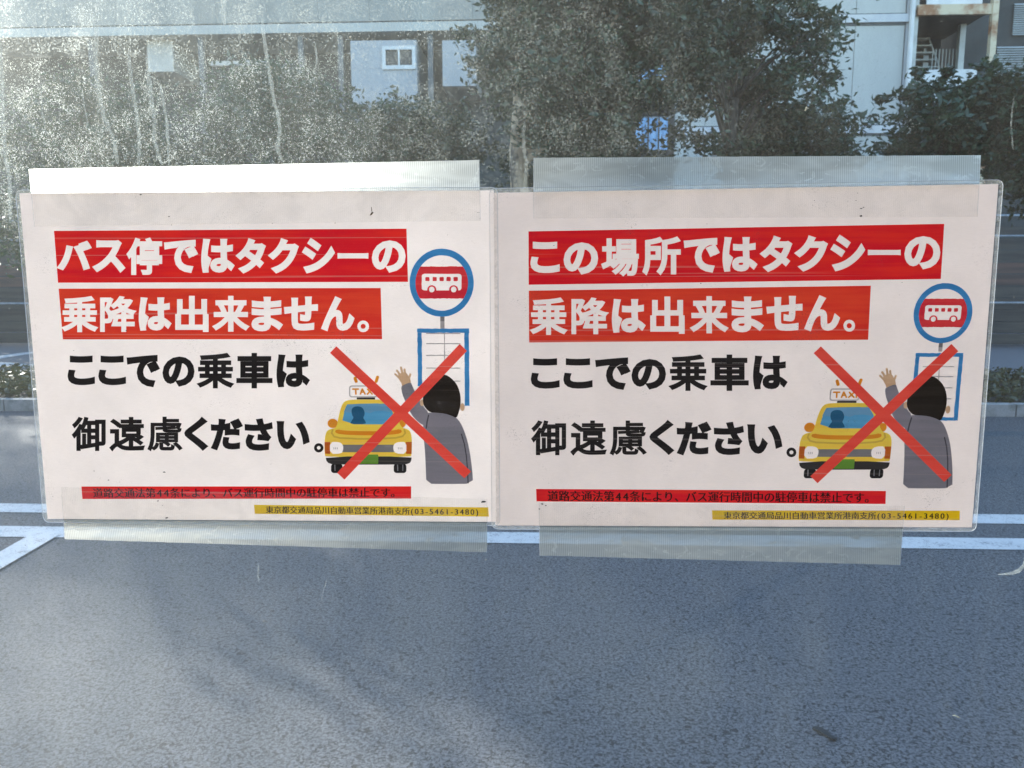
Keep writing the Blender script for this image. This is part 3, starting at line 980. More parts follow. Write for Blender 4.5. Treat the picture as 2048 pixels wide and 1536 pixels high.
# ================================================================ THE PANE
pane = empty('glass_pane', (0, 0, 0.3), 'large upright glass pane streaked with dried rain and grime, carrying two signs', 'glass pane')
MB().box(-1.5, 1.6, 0.0, 0.008, 0.30, 2.25).build('glass', M['pane'], pane)
MB().add([(-1.499, 0.0085, 0.301), (1.599, 0.0085, 0.301), (1.599, 0.0085, 2.249), (-1.499, 0.0085, 2.249)], [(0, 1, 2, 3)]).build('grime', M['dust'], pane)
fr_ = MB(); fr_.box(-1.56, -1.502, -0.03, 0.04, 0.13, 2.32)
fr_.box(1.602, 1.66, -0.03, 0.04, 0.13, 2.32)
fr_.box(-1.5, 1.6, -0.03, 0.04, 2.252, 2.32)
fr_.box(-1.5, 1.6, -0.03, 0.04, 0.24, 0.298)
fr_.build('frame', M['pipe'], pane)


def drip(pts, wpx, seed, mat='drip'):
    r_ = random.Random(seed)
    P = []
    for i in range(len(pts) - 1):
        (x0, y0), (x1, y1) = pts[i], pts[i + 1]
        k = max(2, int(abs(y1 - y0) / 5))
        for j in range(k):
            t = j / k
            P.append((x0 + (x1 - x0) * t, y0 + (y1 - y0) * t))
    P.append(pts[-1])
    # smooth
    A = np.array(P)
    for _ in range(6):
        A[1:-1] = (A[:-2] + A[2:] + 2 * A[1:-1]) / 4
    vs_ = []
    w = wpx / 2
    for i, (x, y) in enumerate(A):
        e = min(1, i / 3, (len(A) - 1 - i) / 3 + 0.4)
        wl = w * e * r_.uniform(0.65, 1.2); wr = w * e * r_.uniform(0.65, 1.2)
        x += r_.uniform(-0.7, 0.7)
        vs_ += [at(x - wl, y, -0.0004), at(x + wr, y, -0.0004)]
    fs_ = [(2 * i, 2 * i + 1, 2 * i + 3, 2 * i + 2) for i in range(len(A) - 1)]
    link_mesh('drip_trail', vs_, fs_, M[mat], pane)


S = 2.926
for i, (pp, w) in enumerate((
        ([(560, 120), (565, 400), (580, 560), (610, 690), (655, 780), (690, 960)], 9),
        ([(750, 300), (780, 560), (800, 650), (815, 800), (812, 970)], 8),
        ([(860, 300), (880, 560), (905, 700), (900, 820), (945, 960)], 9),
        ([(935, 480), (975, 700), (990, 960)], 6),
        ([(1530, 80), (1560, 330), (1600, 560), (1640, 740), (1620, 880), (1655, 950)], 8),
        ([(2, 250), (20, 700), (28, 900), (55, 1050), (62, 1290)], 9),
        ([(1298, -40), (1318, 30), (1298, 60), (1315, 145)], 11),
        ([(1105, 925), (1120, 945), (1135, 972)], 8),
        ([(240, 480), (245, 650), (275, 790), (230, 800)], 3),
        ([(480, 500), (490, 620), (515, 700), (505, 760)], 3),
        ([(1840, 240), (1855, 330), (1850, 400)], 4))):
    drip([(x / S, y / S) for x, y in pp], w, i)
drip([(1050, 240), (1046, 280), (1053, 330), (1049, 376)], 7, 31, 'drip_faint')
drip([(2028, 190), (2022, 240), (2026, 300)], 4, 33, 'drip_faint')
drip([(516, 1122), (520, 1135), (513, 1150), (518, 1163)], 5, 34, 'drip_faint')
drip([(656, 1150), (648, 1180), (642, 1205)], 2, 35, 'drip_faint')


def on_glass(name, outline, mat, label, cat, y=-0.0009, th=0.0004):
    """a small flat scrap stuck on the pane"""
    n = len(outline)
    f = [at(x, yy, y) for x, yy in outline]
    b = [p + np.array([0, th, 0]) for p in f]
    cen = sum(f) / n + np.array([0, -th, 0])
    vs_ = f + b + [cen]
    fs_ = [(i, (i + 1) % n, 2 * n) for i in range(n)] + [(i, i + n, (i + 1) % n + n, (i + 1) % n) for i in range(n)]
    return tag(link_mesh(name, vs_, fs_, mat), label, cat)


M['husk'] = pbr('dry_husk', (0.62, 0.60, 0.42), (0.45, 0.42, 0.28), 400, 0.7)
M['twig'] = pbr('brown_twig', (0.16, 0.10, 0.05), (0.08, 0.05, 0.025), 500, 0.8)
M['speck'] = pbr('black_speck', (0.03, 0.03, 0.03), None, 500, 0.8)
on_glass('seed_husk', [(1150, 247), (1152.5, 251), (1151.5, 258), (1149, 260), (1148.5, 252)], M['husk'], 'tiny pale seed husk stuck on the glass above the gap between signs', 'debris')
on_glass('leaf_chip', [(1609, 221), (1613, 213), (1616, 215.5), (1619, 216), (1614, 219), (1611, 222)], M['husk'], 'tiny pale leaf chip stuck on the glass before the open branched tree', 'debris')
on_glass('twig_bit', [(739, 431), (744, 423), (747, 425), (743, 430)], M['twig'], 'tiny brown twig with a side stalk under the top tape of the left sign', 'debris', y=-0.0042)
on_glass('twig_stalk', [(742.2, 414), (743.2, 414), (744.4, 422), (743, 423)], M['twig'], 'hair thin brown stalk just above the twig on the left sign', 'debris', y=-0.0042)
on_glass('fibre', [(1905, 1431), (1911, 1430.5), (1917, 1433), (1922, 1437), (1916, 1435.5), (1911, 1433)], M['husk'], 'short white fibre on the glass near the lower right corner', 'debris')
arc = [(1996, 1149), (2012, 1148), (2026, 1146), (2038, 1141), (2046, 1133), (2049, 1122), (2047, 1112)]
wv = [1, 2.5, 4, 5, 4.5, 3, 1]
vs_ = []
for (x, y), w in zip(arc, wv):
    vs_ += [at(x - w * 0.35, y - w * 0.8, -0.0005), at(x + w * 0.35, y + w * 0.8, -0.0005)]
o = link_mesh('smear_arc', vs_, [(2 * i, 2 * i + 1, 2 * i + 3, 2 * i + 2) for i in range(len(arc) - 1)], M['drip'], pane)

# ================================================================ THE SIGNS
_txt = {}


def glyph(ch):
    """outline of one character as (verts, faces, bbox)"""
    if ch in _txt: return _txt[ch]
    c = bpy.data.curves.new("glyph", 'FONT')
    c.body = ch; c.size = 1; c.resolution_u = 4
    o = bpy.data.objects.new("glyph", c)
    col.objects.link(o)
    bpy.context.view_layer.update()
    dg = bpy.context.evaluated_depsgraph_get()
    m = o.evaluated_get(dg).to_mesh()
    V = np.array([v.co[:2] for v in m.vertices]); F = [tuple(p.vertices) for p in m.polygons]
    o.evaluated_get(dg).to_mesh_clear()
    bpy.data.objects.remove(o); bpy.data.curves.remove(c)
    _txt[ch] = (V, F, (V[:, 0].min(), V[:, 0].max(), V[:, 1].min(), V[:, 1].max()))
    return _txt[ch]


STEP = 0.00004     # one print layer


def loops_of(V, F):
    """directed boundary loops of a triangulated outline, inside on the left"""
    key = {}
    idx = []
    P = []
    for p in V:
        k = (round(p[0], 4), round(p[1], 4))
        if k not in key:
            key[k] = len(P); P.append(p)
        idx.append(key[k])
    ed = set()
    for f in F:
        g = [idx[i] for i in f]
        a = sum(P[g[k]][0] * P[g[(k + 1) % len(g)]][1] - P[g[(k + 1) % len(g)]][0] * P[g[k]][1] for k in range(len(g)))
        if abs(a) < 1e-9: continue
        if a < 0: g = g[::-1]
        for k in range(len(g)):
            e = (g[k], g[(k + 1) % len(g)])
            if (e[1], e[0]) in ed: ed.remove((e[1], e[0]))
            else: ed.add(e)
    nxt = {}
    for a, b in ed: nxt.setdefault(a, []).append(b)
    out = []
    while nxt:
        a = next(iter(nxt)); loop = [a]
        while True:
            b = nxt[loop[-1]].pop()
            if not nxt[loop[-1]]: del nxt[loop[-1]]
            if b == loop[0] or b not in nxt: break
            loop.append(b)
        if len(loop) > 2: out.append([P[i] for i in loop])
    return out


def fatten(loop, r):
    """move a loop outwards by r with limited mitres"""
    A_ = np.array(loop, float)
    keep = [k for k in range(len(A_)) if np.linalg.norm(A_[k] - A_[k - 1]) > 1e-3]
    A_ = A_[keep]
    n = len(A_)
    d = np.roll(A_, -1, 0) - A_
    d /= np.linalg.norm(d, axis=1)[:, None]
    nr = np.stack([d[:, 1], -d[:, 0]], 1)          # right side = outside
    out = []
    for k in range(n):
        n0, n1 = nr[k - 1], nr[k]
        m = n0 + n1
        q_ = (m @ m)
        if q_ < 0.35:
            out.append(tuple(A_[k] + n0 * r)); out.append(tuple(A_[k] + n1 * r))
        else:
            out.append(tuple(A_[k] + m * (2 * r / q_)))
    return out


def winding(C, loops):
    w = np.zeros(len(C))
    for L in loops:
        L = np.array(L)
        a = L; b = np.roll(L, -1, 0)
        for k in range(len(L)):
            up = (a[k, 1] <= C[:, 1]) & (b[k, 1] > C[:, 1])
            dn = (a[k, 1] > C[:, 1]) & (b[k, 1] <= C[:, 1])
            if not (up.any() or dn.any()): continue
            s_ = (b[k, 0] - a[k, 0]) * (C[:, 1] - a[k, 1]) - (C[:, 0] - a[k, 0]) * (b[k, 1] - a[k, 1])
            w += (up & (s_ > 0)).astype(int) - (dn & (s_ < 0)).astype(int)
    return w


def fill(loops, outline=None, rule=None):
    """triangles inside the loops, or inside the outline but outside every loop"""
    vs_ = []; es_ = []
    for L in ([outline] if outline else []) + loops:
        n0 = len(vs_)
        vs_ += [Vector(p) for p in L]
        es_ += [(n0 + k, n0 + (k + 1) % len(L)) for k in range(len(L))]
    ov, oe, of, _, _, _ = delaunay_2d_cdt(vs_, es_, [], 0, 1e-5, False)
    O = np.array([tuple(v) for v in ov]); T = [tuple(f) for f in of]
    C = np.array([O[list(t)].mean(0) for t in T])
    w = winding(C, loops)
    ins = w > 0.5 if rule is None else rule(C)
    if outline:
        ins = (np.abs(winding(C, [outline])) > 0.5) & ~(ins)
    keep = [T[k] for k in np.nonzero(ins)[0]]
    used = sorted({i for f in keep for i in f})
    m = {u: k for k, u in enumerate(used)}
    return [tuple(O[u]) for u in used], [tuple(m[i] for i in f) for f in keep]


def ccw(p):
    a = sum(p[k][0] * p[(k + 1) % len(p)][1] - p[(k + 1) % len(p)][0] * p[k][1] for k in range(len(p)))
    return list(p) if a > 0 else list(p)[::-1]


class Print:
    """collects flat print on one sign; positions read off the left or right sheet as seen, put on the sheet's own plane"""
    def __init__(self, root, yplane):
        self.root = root; self.y0 = yplane

    def pt(self, x, y, lev):
        return at(x, y, self.y0 - STEP * lev)

    def quad(self, name, c, lev, mat):
        return link_mesh(name, [self.pt(x, y, lev) for x, y in c], [(0, 1, 2, 3)], mat, self.root)

    def line(self, name, text, boxes, lev, mat):
        vs_ = []; fs_ = []
        for loops in self.glyph_loops(text, boxes):
            V, F = fill(loops)
            n0 = len(vs_)
            vs_ += [at(a, b, self.y0 - STEP * lev) for a, b in V]
            fs_ += [tuple(i + n0 for i in f) for f in F]
        return link_mesh(name, vs_, fs_, mat, self.root)

    def band(self, name, c, text, boxes, lev, mat):
        """a printed band that leaves its characters as bare paper"""
        loops = [L for g in self.glyph_loops(text, boxes) for L in g]
        V, F = fill(loops, ccw(c))
        return link_mesh(name, [at(a, b, self.y0 - STEP * lev) for a, b in V], F, mat, self.root)

    def glyph_loops(self, text, boxes):
        for ch, (x0, x1, y0, y1) in zip(text, boxes):
            V, F, bb = glyph(ch)
            kanji = ord(ch) > 0x3400 and ch not in 'ー。'
            rad = 70.0 * (0.021 if ch == '慮' else 0.028 if ch in '遠御' else 0.031 if ch in '乗降' else 0.037 if kanji else 0.053)
            if ch == '。': rad = 1.6
            if ch == 'ー': rad = 0.0
            X0, X1, Y0, Y1 = x0 + rad, x1 - rad, y0 + rad, y1 - rad
            U = (V[:, 0] - bb[0]) / (bb[1] - bb[0]); W = (V[:, 1] - bb[2]) / (bb[3] - bb[2])
            P = list(zip(X0 + U * (X1 - X0), Y1 - W * (Y1 - Y0)))
            L = loops_of(P, F)
            yield [fatten(l_, rad) if rad else l_ for l_ in L]

    def small(self, name, text, tl, tr, bl, br, lev, mat, rad=0.0, half=1.2):
        """a line of small print stretched over a four cornered field (corners of the ink)"""
        adv = []
        x = 0.0
        for ch in text:
            w = 1.0 if ord(ch) > 0x2000 else (0.66 if ch.isdigit() else 0.5)
            adv.append((x, w)); x += w
        tot = x - 0.06
        vs_ = []; fs_ = []
        for ch, (x0, w) in zip(text, adv):
            V, F, bb = glyph(ch)
            if ord(ch) > 0x2000:
                gx = x0 + V[:, 0]
            else:
                gw = bb[1] - bb[0]
                k = min(1.0, 0.56 / gw) if ch.isdigit() else 1.0
                gx = x0 + (w - gw * k) / 2 + (V[:, 0] - bb[0]) * k
            u = (gx - 0.04) / tot
            v = (V[:, 1] + 0.08) / 0.93
            for k, (dx, dy) in enumerate([(0, 0)] if rad == 0 else [(0, 0), (rad, 0), (-rad, 0)]):
                n0 = len(vs_)
                for a, b in zip(u, v):
                    X = (tl[0] * (1 - a) + tr[0] * a) * b + (bl[0] * (1 - a) + br[0] * a) * (1 - b)
                    Y = (tl[1] * (1 - a) + tr[1] * a) * b + (bl[1] * (1 - a) + br[1] * a) * (1 - b)
                    vs_.append(at(X + dx, Y + dy, self.y0 - STEP * lev - 0.000004 * k))
                fs_ += [tuple(i + n0 for i in f) for f in F]
        return link_mesh(name, vs_, fs_, mat, self.root)


def fan(outline):
    """triangulate a flat outline"""
    bm = bmesh.new()
    vs_ = [bm.verts.new((x, y, 0)) for x, y in outline]
    f = bm.faces.new(vs_)
    bmesh.ops.triangulate(bm, faces=[f])
    bm.verts.index_update()
    fs_ = [tuple(v.index for v in ff.verts) for ff in bm.faces]
    bm.free()
    return fs_


def smooth_outline(pts, it=2):
    for _ in range(it):
        q_ = []
        n = len(pts)
        for i in range(n):
            a = pts[i]; b = pts[(i + 1) % n]
            q_ += [(a[0] * .75 + b[0] * .25, a[1] * .75 + b[1] * .25), (a[0] * .25 + b[0] * .75, a[1] * .25 + b[1] * .75)]
        pts = q_
    return pts


def strokes(pts, w):
    """outline of a pen stroke with round-ish ends"""
    A = np.array(pts, float)
    L = []; Rr = []
    for i in range(len(A)):
        t = A[min(i + 1, len(A) - 1)] - A[max(i - 1, 0)]
        t /= np.linalg.norm(t); n_ = np.array([-t[1], t[0]]) * w / 2
        if i == 0:
            L.append(A[i] - t * w * 0.35 + n_ * 0.55); Rr.append(A[i] - t * w * 0.35 - n_ * 0.55)
        L.append(A[i] + n_); Rr.append(A[i] - n_)
        if i == len(A) - 1:
            L.append(A[i] + t * w * 0.35 + n_ * 0.55); Rr.append(A[i] + t * w * 0.35 - n_ * 0.55)
    return [tuple(p) for p in L + Rr[::-1]]


def rrect(x0, y0, x1, y1, r, n=5):
    out = []
    for cx_, cy_, a0 in ((x1 - r, y0 + r, -90), (x1 - r, y1 - r, 0), (x0 + r, y1 - r, 90), (x0 + r, y0 + r, 180)):
        for k in range(n + 1):
            a = R(a0 + 90 * k / n)
            out.append((cx_ + r * math.cos(a), cy_ + r * math.sin(a)))
    return out


def ellipse(cx_, cy_, rx, ry, n=48, wob=0.0):
    return [(cx_ + rx * math.cos(2 * math.pi * k / n) * (1 + wob * random.uniform(-1, 1)), cy_ + ry * math.sin(2 * math.pi * k / n) * (1 + wob * random.uniform(-1, 1))) for k in range(n)]


# --- picture, drawn in enlarged coordinates of the left sheet
def A(p):   # taxi, person, cross, timetable board
    return (640 + p[0] / 5.119, 680 + p[1] / 5.12)


def Bc(p):  # round stop sign
    return (800 + p[0] / 7.681, 480 + p[1] / 7.68)


LEFT_Y, RIGHT_Y = -0.0016, -0.0008


class Art:
    """places an outline on the left sheet, and the same drawing on the right sheet shifted by the print's own offset"""
    def __init__(self, root, side):
        self.root = root; self.side = side
        self.y0 = LEFT_Y if side == 0 else RIGHT_Y
        self.rec = []
        self.scale = {}
        # offset of the drawing between sheets, in metres on the glass
        self.off = {'A': np.zeros(2), 'B': np.zeros(2), 'T': np.zeros(2), 'P': np.zeros(2), 'X': np.zeros(2)}
        if side == 1:
            def d(l, r):
                a = at(*l, 0.0); b = at(*r, 0.0)
                return np.array([b[0] - a[0], b[2] - a[2]])
            self.off['X'] = d(A((830, 745)), (1590 + 625 / 3.5725, 560 + 963 / 3.572))
            self.off['A'] = (d(A((225, 860)), (1590 + 163 / 3.5725, 560 + 1055 / 3.572)) + d(A((600, 1265)), (1590 + 423 / 3.5725, 560 + 1352 / 3.572))) / 2
            self.off['P'] = (d(A((1443, 600)), (1590 + 1083 / 3.5725, 560 + 860 / 3.572)) + d(A((1570, 1470)), (1590 + 1120 / 3.5725, 560 + 1492 / 3.572))) / 2
            self.off['B'] = d(Bc((645, 655)), (1590 + 1054 / 3.5725, 560 + 236 / 3.572))
            self.off['T'] = d(A((1530, -118)), (1925.9, 706.1))
            self.scale = {'B': (0.87, at(*Bc((645, 655)), 0.0)), 'T': (0.87, at(*A((1530, -118)), 0.0))}

    def place(self, pts, lev, key):
        out = []
        for x, y in pts:
            p = at(x, y, 0.0)
            out.append((p[0] + self.off[key][0], self.y0 - STEP * lev, p[2] + self.off[key][1]))
        return out

    def loops(self, lists, key):
        o = self.off[key]
        out = []
        for pts in lists:
            L = []
            for x, y in pts:
                p = at(x, y, 0.0)
                if key in self.scale:
                    k, c = self.scale[key]
                    p = c + (p - c) * k
                L.append(((p[0] + o[0]) * 1000, (p[2] + o[1]) * 1000))
            out.append(L)
        return out

    def add(self, name, loops, lev, mat):
        self.rec.append((name, loops, lev, mat))

    def poly(self, name, pts, lev, mat, key='A'):
        self.add(name, [ccw(L) for L in self.loops([pts], key)], lev, mat)

    def polys(self, name, lists, lev, mat, key='A'):
        self.add(name, [ccw(L) for L in self.loops(lists, key)], lev, mat)

    def ring(self, name, outer, inner, lev, mat, key):
        a, b = self.loops([outer, inner], key)
        self.add(name, [ccw(a), ccw(b)[::-1]], lev, mat)

    def finish(self):
        """every printed shape keeps only what no later shape covers, all on one layer"""
        rec = sorted(self.rec, key=lambda r: r[2])
        box = []
        for r in rec:
            P = np.array([p for L in r[1] for p in L])
            box.append((P.min(0), P.max(0)))
        for i, (name, own, lev, mat) in enumerate(rec):
            if mat is None: continue
            over = [rec[k][1] for k in range(i + 1, len(rec)) if (box[i][0] < box[k][1]).all() and (box[i][1] > box[k][0]).all()]
            flat = [L for g in over for L in g]

            def rule(C, own=own, over=over):
                ok = winding(C, own) > 0.5
                for g in over:
                    ok &= winding(C, g) < 0.5
                return ok
            V, F = fill(own + flat, None, rule)
            if F:
                link_mesh(name, [(x / 1000, self.y0 - STEP, z / 1000) for x, z in V], F, mat, self.root)


def mapA(pts): return [A(p) for p in pts]
def mapB(pts): return [Bc(p) for p in pts]


def jag(pts, amp, sub=14):
    """crayon edge: subdivide and jitter"""
    out = []
    n = len(pts)
    r_ = random.Random(int(pts[0][0] * 10))
    for i in range(n):
        a = pts[i]; b = pts[(i + 1) % n]
        for k in range(sub):
            t = k / sub
            out.append((a[0] * (1 - t) + b[0] * t + r_.uniform(-amp, amp), a[1] * (1 - t) + b[1] * t + r_.uniform(-amp, amp)))
    return out


def picture(root, side, paper):
    a = Art(root, side)
    # --- bus stop: pole, board, round sign
    a.poly('stop_pole', mapB([(622, 1175), (688, 1175), (688, 1360 - 40 * side), (622, 1360 - 40 * side)]), 1, M['grey_pale'], 'B')
    a.poly('pole_shade', mapB([(622, 1175), (688, 1175), (688, 1245), (622, 1245)]), 2, M['grey'], 'B')
    T = 'T'
    bt = 200 if side == 0 else 0
    bot = 672 if side == 0 else 659
    top = -118
    A_out = [(998, top), (1530, top), (1530, bot), (998, bot)]
    if side == 0:
        # the left board's foot is hidden by the person and never closes
        a.poly('board_frame_top', mapA(jag([(998, top), (1530, top), (1530, top + 42), (998, top + 42)], 3)), 2, M['sign_blue'], T)
        a.poly('board_frame_left', mapA(jag([(1000, top + 42), (1044, top + 42), (1050, 470), (1004, 470)], 3)), 2, M['sign_blue'], T)
        a.poly('board_frame_right', mapA(jag([(1480, top + 42), (1528, top + 42), (1532, 672), (1484, 672)], 3)), 2, M['sign_blue'], T)
    else:
        a.poly('board_frame_top', mapA(jag([(998, top), (1530, top), (1530, top + 42), (998, top + 42)], 3)), 2, M['sign_blue'], T)
        a.poly('board_frame_left', mapA(jag([(998, top + 42), (1044, top + 42), (1044, 470), (998, 470)], 3)), 2, M['sign_blue'], T)
        a.poly('board_frame_right', mapA(jag([(1484, top + 42), (1530, top + 42), (1530, bot), (1484, bot)], 3)), 2, M['sign_blue'], T)
        a.poly('board_frame_foot', mapA(jag([(1200, bot - 38), (1484, bot - 38), (1484, bot), (1200, bot)], 3)), 2, M['sign_blue'], T)
    ys = [-69 + 0, 35, 155, 285, 418] if side == 0 else [37, 152, 281, 408, 540]
    sx0 = 1090
    a.polys('timetable_lines', [mapA(jag([(sx0, y - 5), (1440, y - 5), (1440, y + 5), (sx0, y + 5)], 2)) for y in ys] +
            [mapA(jag([(1272, -100 if side == 0 else -75), (1282, -100 if side == 0 else -75), (1282, 300), (1272, 300)], 2))], 1, M['grey_pale'], T)
    a.ring('sign_ring', [Bc(p) for p in ellipse(645, 655, 492, 522, 64, 0.003)], [Bc(p) for p in ellipse(645, 660, 403, 424, 64, 0.003)], 6, M['sign_blue'], 'B')
    disc = ellipse(645, 660, 405, 426, 96)
    band = [p for p in disc if 408 < p[1] < 898]
    rgt = sorted([p for p in band if p[0] > 645], key=lambda p: p[1]); lft = sorted([p for p in band if p[0] < 645], key=lambda p: -p[1])
    wob = lambda p: p
    xr0, xl0 = rgt[0][0] - 8, lft[-1][0] + 8
    topw = [(xl0 + (xr0 - xl0) * k / 24, 406 + random.uniform(-4, 4)) for k in range(25)]
    botw = [(xr0 - (xr0 - xl0) * k / 24, 898 + random.uniform(-4, 4)) for k in range(25)]
    a.poly('red_stripe', mapB(topw + rgt + botw + lft), 4, M['stripe_red'], 'B')
    a.poly('bare_bus', mapB(jag(rrect(338, 520, 948, 772, 40), 2.5, 3)), 5, None, 'B')
    a.polys('wheel_arches', [mapB(ellipse(x, 762, 70, 68, 24, 0.02)) for x in (492, 828)], 5.5, M['stripe_red'], 'B')
    a.polys('bare_wheels', [mapB(ellipse(x, 760, 42, 44, 18, 0.03)) for x in (492, 828)], 5.7, None, 'B')
    a.polys('bus_windows', [mapB(jag(rrect(x, 568, x + 66, 632, 12, 2), 2.5, 2)) for x in (393, 503, 610, 716, 824)], 8, M['stripe_red'], 'B')
    # --- taxi
    body = smooth_outline([(50, 1170), (52, 1000), (70, 935), (100, 910), (175, 895), (190, 800), (215, 700), (240, 640), (275, 615), (340, 607), (640, 607), (720, 612), (760, 640),
                           (800, 780), (830, 890), (905, 910), (930, 935), (945, 1000), (943, 1170), (930, 1195), (70, 1195)], 2)
    lamps = [mapA(smooth_outline([(107, 1040), (205, 1040), (240, 1070), (244, 1115), (225, 1160), (107, 1162)], 1)),
             mapA(smooth_outline([(887, 1040), (800, 1040), (757, 1065), (752, 1115), (775, 1158), (887, 1164)], 1))]
    a.poly('cab_body', mapA(body), 3, M['car_yellow'])
    a.polys('bare_lamps', lamps, 6.4, None)
    a.polys('cab_mirrors', [mapA(ellipse(135, 850, 53, 48, 24)), mapA(ellipse(838, 850, 45, 45, 24))], 2.2, M['orange'])
    a.poly('cab_windscreen', mapA(smooth_outline([(225, 860), (262, 700), (278, 662), (310, 652), (690, 645), (720, 690), (752, 740), (770, 860)], 1)), 5, M['glass_blue'])
    a.poly('windscreen_sky', mapA([(248, 735), (262, 700), (282, 656), (430, 650), (690, 649), (712, 680), (735, 735), (640, 722), (560, 728), (520, 745), (420, 728), (330, 742)]), 6, M['glass_pale'])
    a.poly('driver_shape', mapA(smooth_outline([(310, 860), (330, 820), (350, 790), (335, 770), (326, 735), (330, 700), (355, 680), (395, 675), (435, 685), (458, 720), (462, 760), (445, 795), (465, 820), (480, 858)], 1)), 7, M['driver'])
    a.poly('bonnet_line', mapA(strokes([(135, 915), (125, 950), (150, 985), (210, 1000), (400, 1008), (600, 1008), (780, 998), (850, 982), (876, 950), (866, 912)], 18)), 5, M['car_light'])
    a.poly('bonnet_shade', mapA(smooth_outline([(180, 905), (820, 900), (850, 940), (780, 965), (500, 975), (220, 965), (150, 940)], 2)), 4.4, M['orange'])
    a.poly('bonnet_top', mapA(smooth_outline([(175, 880), (825, 876), (835, 900), (760, 925), (500, 932), (240, 925), (165, 905)], 2)), 4.8, M['car_yellow'])
    a.poly('grille', mapA([(225, 1068), (770, 1068), (770, 1144), (225, 1144)]), 5, M['grey'])
    a.polys('indicators', [mapA([(52, 1040), (110, 1040), (110, 1162), (58, 1160)]), mapA([(880, 1040), (943, 1040), (940, 1162), (885, 1162)])], 5.2, M['lamp_orange'])
    a.polys('lamp_marks', [mapA([(x, 1098), (x + 8, 1092), (x + 12, 1112), (x + 4, 1118)]) for x in (140, 158, 176, 800, 818, 836)], 6.6, M['grey_pale'])
    a.poly('front_bumper', mapA(smooth_outline([(60, 1188), (943, 1188), (938, 1235), (915, 1262), (850, 1272), (140, 1272), (75, 1250)], 1)), 5.6, M['bumper'])
    a.polys('cab_tyres', [mapA(rrect(118, 1262, 235, 1358, 30)), mapA(rrect(758, 1262, 888, 1358, 30))], 2.4, M['tyre'])
    a.polys('tyre_marks', [mapA([(150, 1272), (162, 1272), (164, 1335), (154, 1335)]), mapA([(792, 1272), (803, 1272), (805, 1335), (795, 1335)]), mapA([(846, 1272), (856, 1272), (856, 1335), (846, 1335)])], 2.9, M['grey'])
    a.poly('number_plate', mapA(rrect(405, 1168, 600, 1264, 8, 3)), 7, M['green'])
    a.ring('roof_sign_rim', [A(p) for p in rrect(303, 463, 592, 585, 26)], [A(p) for p in rrect(314, 474, 581, 574, 18)], 3, M['grey_pale'], 'A')
    a.poly('roof_sign_foot', mapA([(380, 586), (568, 586), (568, 606), (380, 606)]), 3, M['bumper'])
    TX = [strokes([(338, 500), (398, 500)], 17), strokes([(370, 504), (372, 552)], 17),
          strokes([(418, 552), (437, 498)], 17), strokes([(437, 498), (466, 552)], 17), strokes([(426, 532), (458, 532)], 13),
          strokes([(490, 500), (540, 552)], 17), strokes([(540, 498), (488, 552)], 17), strokes([(562, 500), (562, 552)], 17)]
    a.polys('taxi_lettering', [mapA(t) for t in TX], 4, M['orange'])
    a.polys('roof_sparks', [mapA(strokes([(362, 385), (376, 425)], 32)), mapA(strokes([(594, 375), (578, 425)], 32)), mapA(strokes([(475, 370), (475, 410)], 28))], 3, M['orange'])
    # --- person seen from behind, arm raised
    P = 'P'
    a.polys('hand', [mapA(smooth_outline([(842, 470), (838, 440), (815, 410), (800, 375), (812, 345), (850, 325), (892, 335), (910, 370), (930, 400), (938, 465), (890, 480)], 1)),
                     mapA(strokes([(812, 385), (790, 362), (772, 346)], 20)), mapA(strokes([(822, 365), (806, 330), (790, 310)], 22)),
                     mapA(strokes([(848, 345), (838, 300), (832, 278)], 23)), mapA(strokes([(878, 350), (870, 315), (868, 296)], 21)),
                     mapA(strokes([(902, 400), (920, 375), (928, 348)], 22))], 3, M['skin'], P)
    sleeve = [(832, 480), (850, 462), (900, 440), (935, 432), (950, 470), (985, 545), (1030, 620), (1070, 690), (1110, 730), (1110, 800), (1085, 880), (1010, 840), (930, 750), (870, 610), (845, 550)]
    a.poly('sleeve', mapA(smooth_outline(sleeve, 1)), 4, M['coat'], P)
    a.poly('cheek', mapA(ellipse(1048, 640, 22, 34, 20)), 4.2, M['skin'], P)
    coat = [(1060, 780), (1100, 740), (1180, 738), (1290, 750), (1390, 785), (1440, 840), (1480, 930), (1515, 1040), (1540, 1170), (1560, 1320), (1570, 1468), (1300, 1470), (1090, 1468), (1085, 1300), (1075, 1100), (1060, 960)]
    a.poly('coat', mapA(smooth_outline(coat, 1)), 5, M['coat'], P)
    a.polys('coat_seams', [mapA(strokes([(1115, 765), (1100, 830), (1090, 900)], 14)), mapA(strokes([(1450, 960), (1480, 1060), (1500, 1180), (1512, 1320), (1518, 1460)], 12))], 6, M['coat_line'], P)
    a.poly('ear', mapA(ellipse(1460, 684, 24, 40, 20)), 5.4, M['skin'], P)
    head = [(1290, 352), (1345, 385), (1400, 445), (1432, 520), (1444, 600), (1438, 680), (1420, 750), (1400, 798), (1350, 772), (1280, 750), (1200, 742), (1130, 738), (1090, 705), (1062, 660), (1054, 610), (1065, 540), (1110, 460), (1180, 390), (1240, 355)]
    a.poly('hair', mapA(smooth_outline(head, 1)), 7, M['hair'], P)
    # --- the red cross over both
    X = 'X'
    a.poly('cross_stroke', mapA([(172, 62), (1548, 1342), (1480, 1412), (107, 130)]), 9, M['ink_cross'], X)
    a.poly('cross_stroke', mapA([(1433, 38), (1507, 110), (255, 1425), (180, 1355)]), 9.5, M['ink_cross'], X)
    a.finish()


